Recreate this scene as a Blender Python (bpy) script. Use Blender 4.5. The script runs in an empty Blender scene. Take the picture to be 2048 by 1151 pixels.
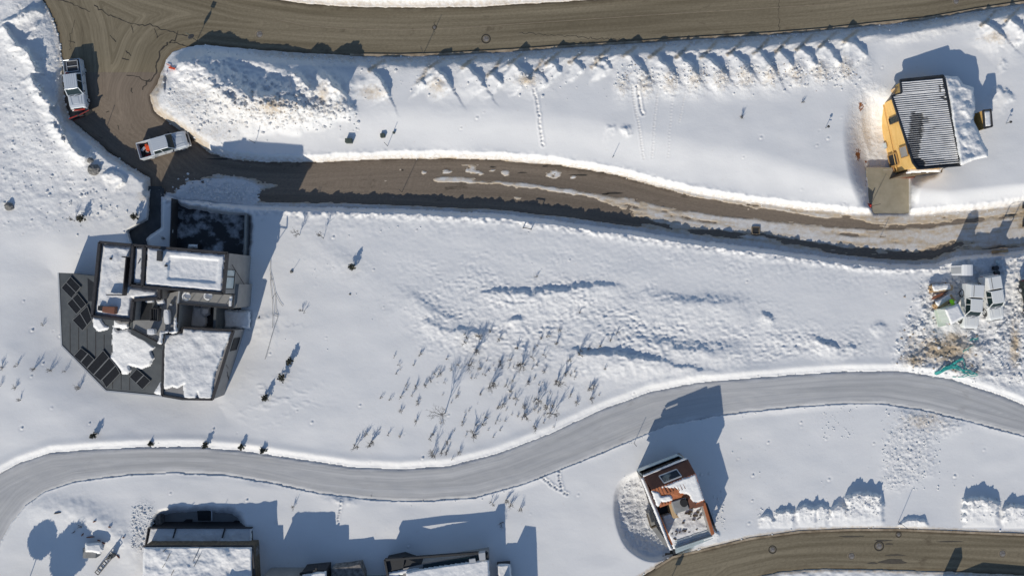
import bpy, bmesh, math, random
import numpy as np
from mathutils import Vector, Matrix
random.seed(7)
R = math.radians
S = 17.0            # photograph pixels (2048 wide) per metre on the ground
H = 80.0            # height of the drone above the snow field
scene = bpy.context.scene
C = scene.collection

# ---------------------------------------------------------------- camera, sky, sun
cam_d = bpy.data.cameras.new('camera'); cam = bpy.data.objects.new('camera', cam_d); C.objects.link(cam)
cam.location = (0, 0, H); cam.rotation_euler = (0, 0, 0)
cam_d.sensor_width = 36; cam_d.lens = 36 * H / (2048 / S); cam_d.clip_start = .5; cam_d.clip_end = 20000
scene.camera = cam
SUN_E = R(25.5); DX, DY = .42, .9075          # shadows fall towards (DX, DY)
world = bpy.data.worlds.new('World'); scene.world = world; world.use_nodes = True
nt = world.node_tree; bg = nt.nodes['Background']
sky = nt.nodes.new('ShaderNodeTexSky'); sky.sky_type = 'NISHITA'; sky.sun_disc = False
sky.sun_elevation = SUN_E; sky.sun_rotation = math.atan2(-DX, -DY); sky.altitude = 2200; sky.air_density = 1.0; sky.dust_density = .6; sky.ozone_density = 1.0
nt.links.new(sky.outputs[0], bg.inputs[0]); bg.inputs[1].default_value = .122
sun_d = bpy.data.lights.new('sun', 'SUN'); sun_d.energy = 3.95; sun_d.angle = R(.5); sun_d.color = (1, .925, .80)
sun = bpy.data.objects.new('sun', sun_d); C.objects.link(sun)
sun.rotation_euler = Vector((DX * math.cos(SUN_E), DY * math.cos(SUN_E), -math.sin(SUN_E))).to_track_quat('-Z', 'Y').to_euler()
scene.view_settings.view_transform = 'Standard'; scene.view_settings.look = 'None'
scene.view_settings.exposure = -0.02; scene.view_settings.gamma = 1

# ---------------------------------------------------------------- coordinates and noise
def P(x, y, z=0.0):
    k = (1 - z / H) / S
    return Vector(((x - 1024) * k, -(y - 575.5) * k, z))

def hsh(ix, iy, seed):
    h = (ix.astype(np.int64) * 374761393 + iy.astype(np.int64) * 668265263 + seed * 974634777) & 0xffffffff
    h = ((h ^ (h >> 13)) * 1274126177) & 0xffffffff
    h = h ^ (h >> 16)
    return (h & 0xffffff) / float(0xffffff)

def vn(x, y, seed=0):
    x = np.asarray(x, float); y = np.asarray(y, float)
    ix = np.floor(x); iy = np.floor(y); fx = x - ix; fy = y - iy
    fx = fx * fx * fx * (fx * (fx * 6 - 15) + 10); fy = fy * fy * fy * (fy * (fy * 6 - 15) + 10)
    a = hsh(ix, iy, seed); b = hsh(ix + 1, iy, seed); c = hsh(ix, iy + 1, seed); d = hsh(ix + 1, iy + 1, seed)
    return (a + (b - a) * fx + (c - a) * fy + (a - b - c + d) * fx * fy) * 2 - 1

def fbm(x, y, o=4, seed=0, g=.5):
    s = 0; a = 1; t = 0
    for i in range(o):
        s = s + a * vn(x * 2 ** i + 17.3 * i, y * 2 ** i - 9.1 * i, seed + i); t += a; a *= g
    return s / t

def worley(x, y, seed=0):
    ix = np.floor(x); iy = np.floor(y); best = np.full(np.shape(x), 9.0)
    for dx in (-1, 0, 1):
        for dy in (-1, 0, 1):
            cx = ix + dx; cy = iy + dy
            px = cx + hsh(cx, cy, seed); py = cy + hsh(cx, cy, seed + 51)
            best = np.minimum(best, (x - px) ** 2 + (y - py) ** 2)
    return np.sqrt(best)

def ss(a, b, x):
    t = np.clip((x - a) / (b - a), 0, 1)
    return t * t * (3 - 2 * t)

def seg_dist(X, Y, pts, closed=False):
    """distance to a polyline, signed side (+ left of travel as seen in the picture) and arc length"""
    n = len(pts); D = np.full(X.shape, 1e9); SD = np.zeros(X.shape); T = np.zeros(X.shape); acc = 0
    for i in range(n if closed else n - 1):
        ax, ay = pts[i]; bx, by = pts[(i + 1) % n]; ux, uy = bx - ax, by - ay; L = math.hypot(ux, uy) + 1e-9
        t = np.clip(((X - ax) * ux + (Y - ay) * uy) / L ** 2, 0, 1)
        dx = X - ax - t * ux; dy = Y - ay - t * uy; d = np.hypot(dx, dy); m = d < D
        D = np.where(m, d, D); SD = np.where(m, np.sign(ux * (Y - ay) - uy * (X - ax)), SD); T = np.where(m, acc + t * L, T); acc += L
    return D, SD, T, acc

def poly_sdf(X, Y, poly):
    D = seg_dist(X, Y, poly, True)[0]; ins = np.zeros(X.shape, bool); n = len(poly)
    for i in range(n):
        ax, ay = poly[i]; bx, by = poly[(i + 1) % n]
        if ay == by: continue
        c = ((ay > Y) != (by > Y)) & (X < (bx - ax) * (Y - ay) / (by - ay) + ax)
        ins ^= c
    return np.where(ins, -D, D)

# ---------------------------------------------------------------- object helpers
def tag(o, label=None, cat=None, group=None, kind=None):
    if label: o['label'] = label
    if cat: o['category'] = cat
    if group: o['group'] = group
    if kind: o['kind'] = kind
    return o

def thing(name, label, cat, loc, rz=0, group=None):
    o = bpy.data.objects.new(name, None); C.objects.link(o); o.empty_display_size = .3
    o.location = loc; o.rotation_euler = (0, 0, rz)
    return tag(o, label, cat, group)

def link_mesh(name, me, mat, parent=None):
    o = bpy.data.objects.new(name, me); C.objects.link(o)
    if mat is not None:
        for m in (mat if isinstance(mat, (list, tuple)) else [mat]): me.materials.append(m)
    if parent is not None: o.parent = parent
    return o

class MB:
    """collects shapes; build() links them as one mesh object"""
    def __init__(s): s.v = []; s.f = []; s.m = []
    def add(s, vs, fs, mi=0):
        n = len(s.v); s.v += [tuple(v) for v in vs]; s.f += [tuple(i + n for i in f) for f in fs]; s.m += [mi] * len(fs); return s
    def box(s, c, d, rz=0, mi=0, M=None, top=1.0):
        hx, hy, hz = d[0] / 2, d[1] / 2, d[2] / 2; vs = []
        for z in (-1, 1):
            k = top if z > 0 else 1
            for x, y in ((-1, -1), (1, -1), (1, 1), (-1, 1)):
                v = Vector((x * hx * k, y * hy * k, z * hz))
                if M is not None: v = M @ v
                v = Matrix.Rotation(rz, 3, 'Z') @ v + Vector(c); vs.append(v)
        return s.add(vs, [(0, 3, 2, 1), (4, 5, 6, 7), (0, 1, 5, 4), (1, 2, 6, 5), (2, 3, 7, 6), (3, 0, 4, 7)], mi)
    def bar(s, a, b, w, h=None, mi=0):
        a = Vector(a); b = Vector(b); h = h or w; d = b - a; L = d.length
        if L < 1e-6: return s
        q = d.to_track_quat('X', 'Z').to_matrix(); vs = []
        for x in (0, L):
            for y, z in ((-w / 2, -h / 2), (w / 2, -h / 2), (w / 2, h / 2), (-w / 2, h / 2)): vs.append(a + q @ Vector((x, y, z)))
        return s.add(vs, [(0, 3, 2, 1), (4, 5, 6, 7), (0, 1, 5, 4), (1, 2, 6, 5), (2, 3, 7, 6), (3, 0, 4, 7)], mi)
    def tube(s, pts, rs, n=6, mi=0, cap=True):
        pts = [Vector(p) for p in pts]; rs = rs if isinstance(rs, (list, tuple)) else [rs] * len(pts); vs = []; fs = []
        for i, p in enumerate(pts):
            d = (pts[min(i + 1, len(pts) - 1)] - pts[max(i - 1, 0)])
            q = (d if d.length > 1e-6 else Vector((0, 0, 1))).to_track_quat('Z', 'Y').to_matrix()
            for k in range(n):
                a = 2 * math.pi * k / n; vs.append(p + q @ Vector((math.cos(a) * rs[i], math.sin(a) * rs[i], 0)))
        for i in range(len(pts) - 1):
            for k in range(n): fs.append((i * n + k, i * n + (k + 1) % n, (i + 1) * n + (k + 1) % n, (i + 1) * n + k))
        if cap: fs.append(tuple(range(n - 1, -1, -1))); fs.append(tuple((len(pts) - 1) * n + k for k in range(n)))
        return s.add(vs, fs, mi)
    def ring(s, c, r, h, n=20, mi=0, r2=None):
        r2 = r if r2 is None else r2
        return s.tube([Vector(c), Vector(c) + Vector((0, 0, h))], [r, r2], n, mi)
    def prism(s, poly, mi=0):
        """poly: list of (bottom Vector, top Vector)"""
        n = len(poly); vs = [p[0] for p in poly] + [p[1] for p in poly]
        fs = [tuple(range(n, 2 * n)), tuple(range(n - 1, -1, -1))] + [(i, (i + 1) % n, n + (i + 1) % n, n + i) for i in range(n)]
        return s.add(vs, fs, mi)
    def pxprism(s, poly, zt, zb, mi=0, inset=0):
        """poly in picture coordinates as seen at height zt (number or per-corner list); walls drop straight to zb"""
        out = []
        for i, (x, y) in enumerate(poly):
            z = zt[i] if isinstance(zt, (list, tuple)) else zt
            t = P(x, y, z); out.append((Vector((t.x, t.y, zb[i] if isinstance(zb, (list, tuple)) else zb)), t))
        a = sum(out[i][1].x * out[(i + 1) % len(out)][1].y - out[(i + 1) % len(out)][1].x * out[i][1].y for i in range(len(out)))
        if a < 0: out.reverse()
        return s.prism(out, mi)
    def build(s, name, mat, parent=None, world=True, smooth=False, bevel=0, seg=1):
        off = parent.location if (parent is not None and world) else Vector((0, 0, 0))
        if parent is not None and world and parent.parent is not None: off = off + parent.parent.location
        me = bpy.data.meshes.new(name); me.from_pydata([tuple(Vector(v) - off) for v in s.v], [], s.f)
        for p, m in zip(me.polygons, s.m): p.material_index = m
        if bevel:
            bm = bmesh.new(); bm.from_mesh(me)
            bmesh.ops.bevel(bm, geom=[e for e in bm.edges if e.is_manifold and e.calc_face_angle(0) > .5], offset=bevel, segments=seg, affect='EDGES', clamp_overlap=True)
            bm.to_mesh(me); bm.free()
        if smooth:
            for p in me.polygons: p.use_smooth = True
        me.update()
        return link_mesh(name, me, mat, parent)

def child_of(parent, o):
    return o

# ---------------------------------------------------------------- materials
def mat(name, c1, c2=None, scale=3.0, rough=.7, metal=0, bump=0, bscale=20, stretch=None, detail=5, spec=.5, ramp=(.35, .65)):
    m = bpy.data.materials.new(name); m.use_nodes = True; n = m.node_tree.nodes; l = m.node_tree.links; b = n['Principled BSDF']
    b.inputs['Roughness'].default_value = rough; b.inputs['Metallic'].default_value = metal; b.inputs['Specular IOR Level'].default_value = spec
    b.inputs['Base Color'].default_value = (*c1, 1)
    if c2 or bump:
        tc = n.new('ShaderNodeTexCoord'); mp = n.new('ShaderNodeMapping'); l.new(tc.outputs['Object'], mp.inputs[0])
        if stretch: mp.inputs['Scale'].default_value = stretch
    if c2:
        t = n.new('ShaderNodeTexNoise'); t.inputs['Scale'].default_value = scale; t.inputs['Detail'].default_value = detail; t.inputs['Roughness'].default_value = .6; l.new(mp.outputs[0], t.inputs[0])
        r = n.new('ShaderNodeValToRGB'); r.color_ramp.elements[0].position = ramp[0]; r.color_ramp.elements[1].position = ramp[1]
        r.color_ramp.elements[0].color = (*c1, 1); r.color_ramp.elements[1].color = (*c2, 1)
        l.new(t.outputs[0], r.inputs[0]); l.new(r.outputs[0], b.inputs['Base Color'])
    if bump:
        t2 = n.new('ShaderNodeTexNoise'); t2.inputs['Scale'].default_value = bscale; t2.inputs['Detail'].default_value = 4; l.new(mp.outputs[0], t2.inputs[0])
        bn = n.new('ShaderNodeBump'); bn.inputs['Distance'].default_value = bump; bn.inputs['Strength'].default_value = 1
        l.new(t2.outputs[0], bn.inputs['Height']); l.new(bn.outputs[0], b.inputs['Normal'])
    return m

SNOW_C = (.80, .80, .815)
def snow_material(name, attrs=True, fine=1.0):
    m = bpy.data.materials.new(name); m.use_nodes = True; n = m.node_tree.nodes; l = m.node_tree.links; b = n['Principled BSDF']
    b.inputs['Roughness'].default_value = .65; b.inputs['Specular IOR Level'].default_value = .25
    tc = n.new('ShaderNodeTexCoord')
    def noise(sc, det, rough=.55):
        t = n.new('ShaderNodeTexNoise'); t.inputs['Scale'].default_value = sc; t.inputs['Detail'].default_value = det; t.inputs['Roughness'].default_value = rough
        l.new(tc.outputs['Object'], t.inputs[0]); return t.outputs[0]
    def math_(op, a, bb):
        t = n.new('ShaderNodeMath'); t.operation = op
        for i, v in enumerate((a, bb)):
            if isinstance(v, (int, float)): t.inputs[i].default_value = v
            else: l.new(v, t.inputs[i])
        return t.outputs[0]
    def mixc(f, a, bb):
        t = n.new('ShaderNodeMix'); t.data_type = 'RGBA'; l.new(f, t.inputs[0])
        for i, v in ((6, a), (7, bb)):
            if isinstance(v, tuple): t.inputs[i].default_value = (*v, 1)
            else: l.new(v, t.inputs[i])
        return t.outputs[2]
    n1 = noise(.35, 5)
    col = mixc(n1, (.76, .755, .75), (.83, .825, .815))
    if attrs:
        def at(nm):
            a = n.new('ShaderNodeAttribute'); a.attribute_name = nm; return a.outputs['Fac']
        dn = noise(2.2, 6, .7)
        def thr(a, src, lo, hi):
            r = n.new('ShaderNodeMapRange'); r.inputs[1].default_value = lo; r.inputs[2].default_value = hi; r.clamp = True
            l.new(math_('ADD', a, src), r.inputs[0]); return r.outputs[0]
        d = thr(at('dirt'), dn, .62, 1.15)
        col = mixc(math_('MULTIPLY', at('pack'), .9), col, (.44, .435, .43))
        col = mixc(d, col, (.50, .40, .28))
        rr = thr(at('rust'), noise(3.5, 5, .65), 1.06, 1.16)
        col = mixc(rr, col, (.28, .10, .03))
        rg = at('rough')
        h = math_('MULTIPLY', noise(2.6, 6, .68), math_('ADD', math_('MULTIPLY', rg, .34), .016))
        h = math_('ADD', h, math_('MULTIPLY', noise(7, 5, .7), math_('ADD', math_('MULTIPLY', rg, .12), .009)))
    else:
        h = math_('ADD', math_('MULTIPLY', noise(1.6, 4), .10 * fine), math_('MULTIPLY', noise(9, 3), .015 * fine))
    bn = n.new('ShaderNodeBump'); bn.inputs['Distance'].default_value = 1.0; bn.inputs['Strength'].default_value = .75
    l.new(h, bn.inputs['Height']); l.new(bn.outputs[0], b.inputs['Normal']); l.new(col, b.inputs['Base Color'])
    return m

M = {}
M['snow'] = snow_material('snow_ground')
M['roofsnow'] = snow_material('snow_on_roofs', False)
M['clod'] = mat('snow_clods', (.70, .69, .67), (.8, .795, .785), 2, .8)
M['panel'] = mat('solar_glass', (.007, .008, .011), (.013, .015, .019), 6, .5, spec=.2)
M['paneledge'] = mat('panel_edge', (.16, .165, .17), None, rough=.6)
M['alu'] = mat('aluminium', (.5, .51, .52), None, rough=.45, metal=.3)
M['slate'] = mat('grey_metal_roof', (.056, .064, .070), (.078, .086, .09), 1.2, .55)
M['wallgrey'] = mat('grey_wall_panel', (.25, .24, .23), (.30, .288, .277), .8, .6)
M['parapet'] = mat('dark_parapet', (.030, .028, .03), (.05, .047, .048), 3, .6)
M['deck'] = mat('grey_deck', (.24, .24, .235), (.30, .295, .285), 1.5, .7, bump=.004, bscale=6, stretch=(1, 8, 1))
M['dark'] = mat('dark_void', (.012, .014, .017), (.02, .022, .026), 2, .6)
M['glass'] = mat('dark_glass', (.012, .026, .03), None, rough=.12, spec=.3)
M['paleglass'] = mat('pale_glass', (.42, .5, .52), (.5, .57, .58), 1, .15)
M['whiteplastic'] = mat('white_plastic', (.78, .78, .78), None, rough=.4)
M['osb'] = mat('yellow_sheathing', (.70, .43, .13), (.80, .52, .19), 2.5, .75, stretch=(1, .12, 1))
M['osbdark'] = mat('plywood_dark', (.42, .24, .08), (.5, .3, .11), 2, .8)
M['timber'] = mat('timber', (.50, .33, .17), (.62, .44, .25), 3, .8, stretch=(1, .2, 1))
M['blackroof'] = mat('black_roof_metal', (.014, .017, .022), (.03, .034, .04), 1, .45)
M['concrete'] = mat('concrete', (.29, .26, .19), (.36, .32, .24), .9, .85, bump=.006, bscale=10)
M['greyconc'] = mat('grey_concrete', (.24, .24, .23), (.31, .31, .30), 1.5, .85)
M['copper'] = mat('rust_seam_roof', (.34, .105, .035), (.44, .15, .055), 1.2, .6)
M['brown'] = mat('brown_boards_shaded_roof', (.17, .066, .038), (.22, .09, .052), .9, .65, stretch=(1, 1, 1))
M['stone'] = mat('stone', (.10, .09, .085), (.28, .26, .24), 2.2, .9, bump=.05, bscale=3)
M['rock'] = mat('grey_rock', (.12, .12, .11), (.24, .23, .22), 2.5, .9, bump=.06, bscale=4)
M['white'] = mat('white_paint', (.62, .66, .69), None, rough=.32)
M['white2'] = mat('white_paint_trucks', (.74, .75, .74), None, rough=.35)
M['silver'] = mat('silver_paint', (.62, .66, .70), None, rough=.3, metal=.2)
M['black'] = mat('black_rubber', (.015, .015, .016), None, rough=.75)
M['blackpaint'] = mat('black_green_paint', (.008, .016, .014), None, rough=.2)
M['red'] = mat('red_paint', (.50, .035, .02), (.35, .03, .02), 5, .5)
M['orange'] = mat('orange_plastic', (.85, .10, .02), None, rough=.5)
M['redlens'] = mat('red_lens', (.6, .02, .02), None, rough=.25)
M['lens'] = mat('clear_lens', (.7, .7, .7), None, rough=.15)
M['bark'] = mat('bark', (.055, .047, .042), (.10, .088, .078), 5, .9)
M['twig'] = mat('twigs', (.06, .05, .044), (.12, .105, .09), 3, .9)
M['needle'] = mat('needles', (.045, .05, .036), (.11, .10, .07), 3, .9)
M['steel'] = mat('dark_steel', (.035, .035, .038), (.06, .06, .06), 3, .6)
M['teal'] = mat('teal_net', (.02, .30, .27), (.06, .42, .38), 3, .7)
M['hivis'] = mat('hi_vis_cloth', (.30, .85, .03), None, rough=.8)
M['skin'] = mat('skin', (.42, .24, .17), None, rough=.6)
M['cloth'] = mat('dark_cloth', (.02, .022, .03), None, rough=.9)
M['sage'] = mat('pale_green_siding', (.52, .60, .50), (.6, .66, .56), 2, .7)
M['boxgreen'] = mat('utility_green', (.055, .075, .062), (.09, .11, .09), 3, .7)
M['skirt'] = mat('brick_brown', (.10, .075, .05), (.2, .16, .11), 4, .9)
# ---------------------------------------------------------------- outlines in the photograph's pixels
JW = [(60, -260), (85, 0), (103, 30), (117, 70), (124, 120), (128, 200), (140, 240), (180, 272), (222, 308), (262, 335), (300, 356)]   # west edge of the junction
R2N = [(420, 306), (470, 317), (540, 323), (620, 324), (700, 320), (800, 316), (900, 316), (1000, 319), (1100, 327), (1200, 343), (1250, 353), (1320, 372), (1400, 390), (1500, 405), (1600, 418), (1700, 428), (1740, 430), (1830, 431), (1950, 422), (2048, 408), (2400, 360)]
R2S = [(300, 380), (350, 396), (515, 412), (600, 413), (800, 417), (1024, 429), (1150, 446), (1300, 466), (1400, 481), (1500, 493), (1600, 506), (1700, 519), (1800, 528), (1870, 528), (1910, 512), (2048, 500), (2400, 470)]
ISL = [(400, 90), (368, 96), (345, 105), (332, 120), (322, 148), (312, 172), (300, 190), (308, 222), (345, 250), (385, 277)]      # west end of the snow island
R1S = [(400, 90), (500, 99), (600, 106), (700, 111), (800, 112), (900, 109), (1024, 102), (1150, 93), (1280, 85), (1400, 77), (1536, 69), (1640, 61), (1750, 49), (1850, 39), (1950, 21), (2048, 6), (2400, -60)]
R1N = [(-300, -330), (300, -60), (480, -12), (560, 0), (620, 8), (700, 13), (820, 16), (960, 13), (1100, 5), (1170, 0), (1300, -9), (1600, -28), (2048, -82), (2400, -150)]
R3N = [(-300, 1100), (-60, 985), (0, 945), (40, 925), (100, 905), (200, 897), (300, 893), (400, 893), (500, 903), (600, 918), (700, 933), (800, 938), (900, 931), (1000, 905), (1100, 866), (1200, 820), (1300, 783), (1400, 764), (1500, 756), (1600, 748), (1700, 742), (1800, 742), (1900, 757), (2000, 790), (2100, 830), (2400, 960)]
R3S = [(-300, 1320), (-60, 1190), (0, 1085), (22, 1045), (50, 1010), (90, 982), (150, 962), (250, 949), (350, 944), (450, 949), (550, 966), (640, 986), (750, 999), (850, 1001), (950, 994), (1050, 966), (1150, 926), (1250, 885), (1330, 851), (1440, 830), (1500, 822), (1600, 812), (1700, 806), (1760, 806), (1850, 820), (1950, 845), (2100, 885), (2400, 1010)]
R4N = [(1180, 1230), (1270, 1160), (1310, 1135), (1345, 1113), (1400, 1100), (1500, 1076), (1600, 1062), (1700, 1058), (1800, 1058), (1900, 1062), (2048, 1068), (2400, 1090)]
R4S = [(1380, 1230), (1470, 1163), (1560, 1142), (1650, 1136), (1750, 1138), (1900, 1142), (2048, 1150), (2400, 1170)]
R12 = [(60, -260), (-300, -330)] + R1N[1:] + R1S[::-1] + ISL[1:] + R2N + R2S[::-1] + JW[::-1]
R3 = R3N + R3S[::-1]
R4 = R4N + R4S[::-1]
DRIVE = [(351, 398), (362, 410), (390, 420), (430, 426), (468, 430), (500, 432), (496, 512), (430, 506), (348, 500)]       # dark driveway of the grey house
WALK = [(300, 378), (322, 380), (322, 455), (300, 470), (292, 478), (298, 500), (268, 498), (257, 462), (296, 440), (299, 420)]
PAD = [(1735, 340), (1818, 340), (1818, 427), (1747, 427), (1737, 400)]

def Rz12(x, y):
    return -1.2 * ss(110, 320, np.asarray(y, float))

# ---------------------------------------------------------------- height field
STEP = 2.0
far = np.array([3000, 5000, 9000, 20000, 60000.])
gx = np.concatenate([-far[::-1], [-1500, -800, -500, -380], np.arange(-300, 2350, STEP), [2450, 2600, 3000, 4000], far + 2048])
gy = np.concatenate([-far[::-1], [-1500, -800, -500, -300], np.arange(-160, 1320, STEP), [1420, 1600, 2000, 3000], far + 1151])
GX, GY = np.meshgrid(gx, gy)
# coarse evaluation of distances, then interpolation
cx = np.arange(-320, 2380, 4.0); cy = np.arange(-180, 1345, 4.0); CX, CY = np.meshgrid(cx, cy)
def up(F):
    fx = np.clip((GX - cx[0]) / 4, 0, len(cx) - 1.001); fy = np.clip((GY - cy[0]) / 4, 0, len(cy) - 1.001)
    ix = fx.astype(int); iy = fy.astype(int); tx = fx - ix; ty = fy - iy
    return (F[iy, ix] * (1 - tx) + F[iy, ix + 1] * tx) * (1 - ty) + (F[iy + 1, ix] * (1 - tx) + F[iy + 1, ix + 1] * tx) * ty
def sdf(poly): return up(poly_sdf(CX, CY, poly))
def chaikin(p, n=2):
    for _ in range(n):
        q = []
        for i in range(len(p)):
            a, b = p[i], p[(i + 1) % len(p)]; q += [(a[0] * .75 + b[0] * .25, a[1] * .75 + b[1] * .25), (a[0] * .25 + b[0] * .75, a[1] * .25 + b[1] * .75)]
        p = q
    return p

X, Y = GX, GY
wob = fbm(X / 22, Y / 22, 4, 3)                 # ragged edges
wobf = fbm(X / 7, Y / 7, 3, 5)
s12 = sdf(R12); s3 = sdf(R3); s4 = sdf(R4)
rz = Rz12(X, Y)
dirt = np.zeros(X.shape); pack = np.zeros(X.shape); rough = np.zeros(X.shape); rust = np.zeros(X.shape)

# open field: broad soft swells
field = .16 * fbm(X / 260, Y / 200, 3, 11) + .055 * fbm(X / 75, Y / 50, 2, 12) + .006 * fbm(X / 22, Y / 14, 2, 14)
# the shelf between the two roads, falling to the south into the sun
CR = [(-400, 330), (300, 210), (700, 215), (1024, 222), (1150, 235), (1200, 245), (1300, 262), (1500, 300), (1600, 330), (1740, 372), (1900, 385), (2400, 340)]
crest = np.interp(X, [p[0] for p in CR], [p[1] for p in CR])
yn = np.interp(X, [p[0] for p in R2N], [p[1] for p in R2N])
shelf = .85 * (1 - ss(crest - 6, np.maximum(yn - 8, crest + 12), Y + 5 * fbm(X / 90, Y / 90, 2, 21)))
shelf *= ss(250, 420, X)
field = field + np.where(Y < yn + 30, shelf, 0)

def mound(cx_, cy_, rx, ry, h, rot=0, p=2.0, lump=.0, ls=14, seed=0):
    c, s = math.cos(R(rot)), math.sin(R(rot)); dx = X - cx_; dy = Y - cy_
    u = (dx * c + dy * s) / rx; v = (-dx * s + dy * c) / ry
    r = np.hypot(u, v)
    m = r < 3
    out = np.zeros(X.shape)
    rr = r[m]
    if lump: rr = rr * (1 + lump * fbm(X[m] / ls, Y[m] / ls, 3, 70 + seed))
    out[m] = h * np.exp(-rr ** p)
    return out

def ridge(pts, h, ws, wn, taper=12, wig=0, seed=0, prof=None):
    """crest along pts; ws is the width of the side the sun reaches, wn of the shaded side"""
    xs = [p[0] for p in pts]; ys = [p[1] for p in pts]; pad = 4 * max(ws, wn) + 10
    m = (X > min(xs) - pad) & (X < max(xs) + pad) & (Y > min(ys) - pad) & (Y < max(ys) + pad)
    out = np.zeros(X.shape)
    xx = X[m]; yy = Y[m]
    if wig: xx = xx + wig * fbm(X[m] / 14, Y[m] / 14, 4, 90 + seed, .7); yy = yy + wig * fbm(X[m] / 14, Y[m] / 14, 4, 190 + seed, .7)
    D, SD, T, L = seg_dist(xx, yy, pts)
    shade = SD < 0                               # points to the right run with the shaded side up
    e = np.where(shade, np.exp(-(D / wn) ** 2), np.clip(1 - D / (1.9 * ws), 0, 1) ** 1.25 if prof == 'lin' else np.exp(-(D / ws) ** 1.6))
    env = np.sin(np.pi * np.clip((T + 2) / (L + 4), 0, 1)) ** .55 if L > 60 else ss(-1, taper, T) * ss(-1, taper, L - T)
    out[m] = h * e * env * (1 + .25 * fbm(X[m] / 18, Y[m] / 18, 3, 333 + seed))
    return out

# --- west bank of the junction
wb = ss(300, 60, X) * ss(420, 300, Y)
field += .5 * np.exp(-((s12 - 60) / 55.) ** 2) * wb * (1 - ss(300, 400, Y))
for i, (pts, h, ws, wn) in enumerate([
    ([(2, 44), (22, 38), (48, 26), (80, 20)], .75, 12, 3), ([(0, 50), (18, 66), (34, 96)], .8, 16, 4),
    ([(28, 92), (48, 96), (70, 140), (82, 150)], .95, 14, 4), ([(56, 148), (70, 168), (88, 186)], .8, 12, 4),
    ([(72, 178), (92, 200), (110, 212)], .75, 11, 4), ([(88, 204), (112, 236), (132, 270), (146, 284)], 1.05, 14, 4),
    ([(128, 270), (146, 300), (165, 312), (184, 304)], 1.0, 13, 4), ([(100, 240), (118, 268), (130, 284)], .6, 9, 3),
    ([(204, 352), (222, 346), (240, 356), (250, 372)], .55, 14, 4), ([(60, 60), (80, 44)], .2, 8, 5)]):
    field += ridge(pts, h, ws, wn, 8, 7, i)
rough = np.maximum(rough, .55 * ss(240, 150, X) * ss(60, 12, np.abs(X - (45 + .42 * Y))) * ss(420, 330, Y))
rough = np.maximum(rough, .25 * ss(330, 180, X) * ss(500, 330, Y))
# bank on the road's south west edge
field += ridge([(192, 278), (214, 290), (246, 318), (275, 338), (304, 352)], 1.0, 12, 6, 10, 7, 31) * .42
# --- the great pile on the island
isl = sdf([(345, 98), (420, 96), (560, 112), (640, 128), (720, 160), (700, 230), (600, 262), (510, 262), (430, 300), (380, 268), (318, 210), (318, 150)])
ib = ss(14, -22, isl + 8 * wob)
field += .42 * ib
field += mound(470, 205, 80, 30, .25, 8, 2.4, .35, 16, 1) + mound(590, 206, 60, 26, .3, 20, 2.2, .45, 12, 2)
field += ridge([(340, 142), (372, 138), (410, 150), (450, 172), (490, 196), (540, 200), (590, 206), (640, 214)], 1.55, 26, 34, 14, 16, 40)
field += ridge([(415, 150), (440, 190), (470, 212), (500, 226)], .5, 12, 8, 10, 12, 41) + ridge([(352, 130), (380, 126), (410, 132)], .35, 10, 5, 8, 8, 42)
for q_ in ([(440, 118), (480, 150), (506, 172)], [(376, 116), (440, 116), (500, 128), (560, 150)], [(420, 128), (500, 136), (580, 158)]): field -= .6 * ridge(q_, .22, 3, 3, 8, 1, 48)
field += ridge([(520, 128), (590, 150), (622, 176)], .3, 14, 6, 10, 10, 43)
field += ridge([(372, 118), (430, 108), (500, 116), (560, 130)], .25, 10, 9, 10, 8, 44)
field += ridge([(450, 88), (462, 90), (482, 92), (490, 95)], 1.25, 8, 4, 4, 6, 47)
field += ridge([(585, 152), (600, 156), (628, 186)], .75, 12, 4, 8, 9, 45) + ridge([(636, 150), (655, 160), (682, 192)], .8, 14, 4, 8, 9, 46)
field += mound(646, 180, 16, 22, .6, 0, 2, .5, 7, 4) + mound(540, 215, 40, 22, .35, 0, 2, .5, 9, 5)
rough = np.maximum(rough, ib * .6 * ss(250, 215, Y + 12 * wob) * ss(160, 200, Y + .12 * (520 - X)))
rough = np.maximum(rough, .30 * ib)
dirt = np.maximum(dirt, .5 * np.exp(-((X - 545) / 36) ** 2 - ((Y - 212) / 20) ** 2)); dirt = np.maximum(dirt, .45 * np.exp(-((X - 645) / 14) ** 2 - ((Y - 190) / 26) ** 2))
dirt = np.maximum(dirt, .14 * ib * ss(150, 190, Y))

# --- ploughed teeth along the upper road
teeth = [(644, 142, 44, 50, .95), (745, 134, 28, 54, .95), (866, 128, 34, 46, .9), (930, 128, 36, 44, .75), (982, 144, 20, 22, .6), (838, 160, 8, 10, .4),
         (1024, 121, 32, 38, .8), (1068, 142, 22, 20, .4), (1098, 120, 20, 22, .5), (1146, 118, 16, 20, .5), (1198, 112, 20, 24, .5), (1190, 126, 12, 14, .3),
         (1252, 106, 36, 38, .8), (1306, 108, 38, 38, .85), (1358, 108, 34, 40, .85), (1408, 108, 40, 40, .9), (1462, 102, 38, 40, .85), (1514, 100, 34, 46, .85),
         (1558, 96, 24, 34, .75), (1600, 92, 30, 34, .7), (1646, 86, 30, 36, .75), (1694, 76, 36, 30, .7), (1968, 44, 42, 34, .8), (2018, 34, 36, 34, .8), (2060, 22, 36, 34, .8), (2110, 10, 36, 34, .8)]
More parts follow.
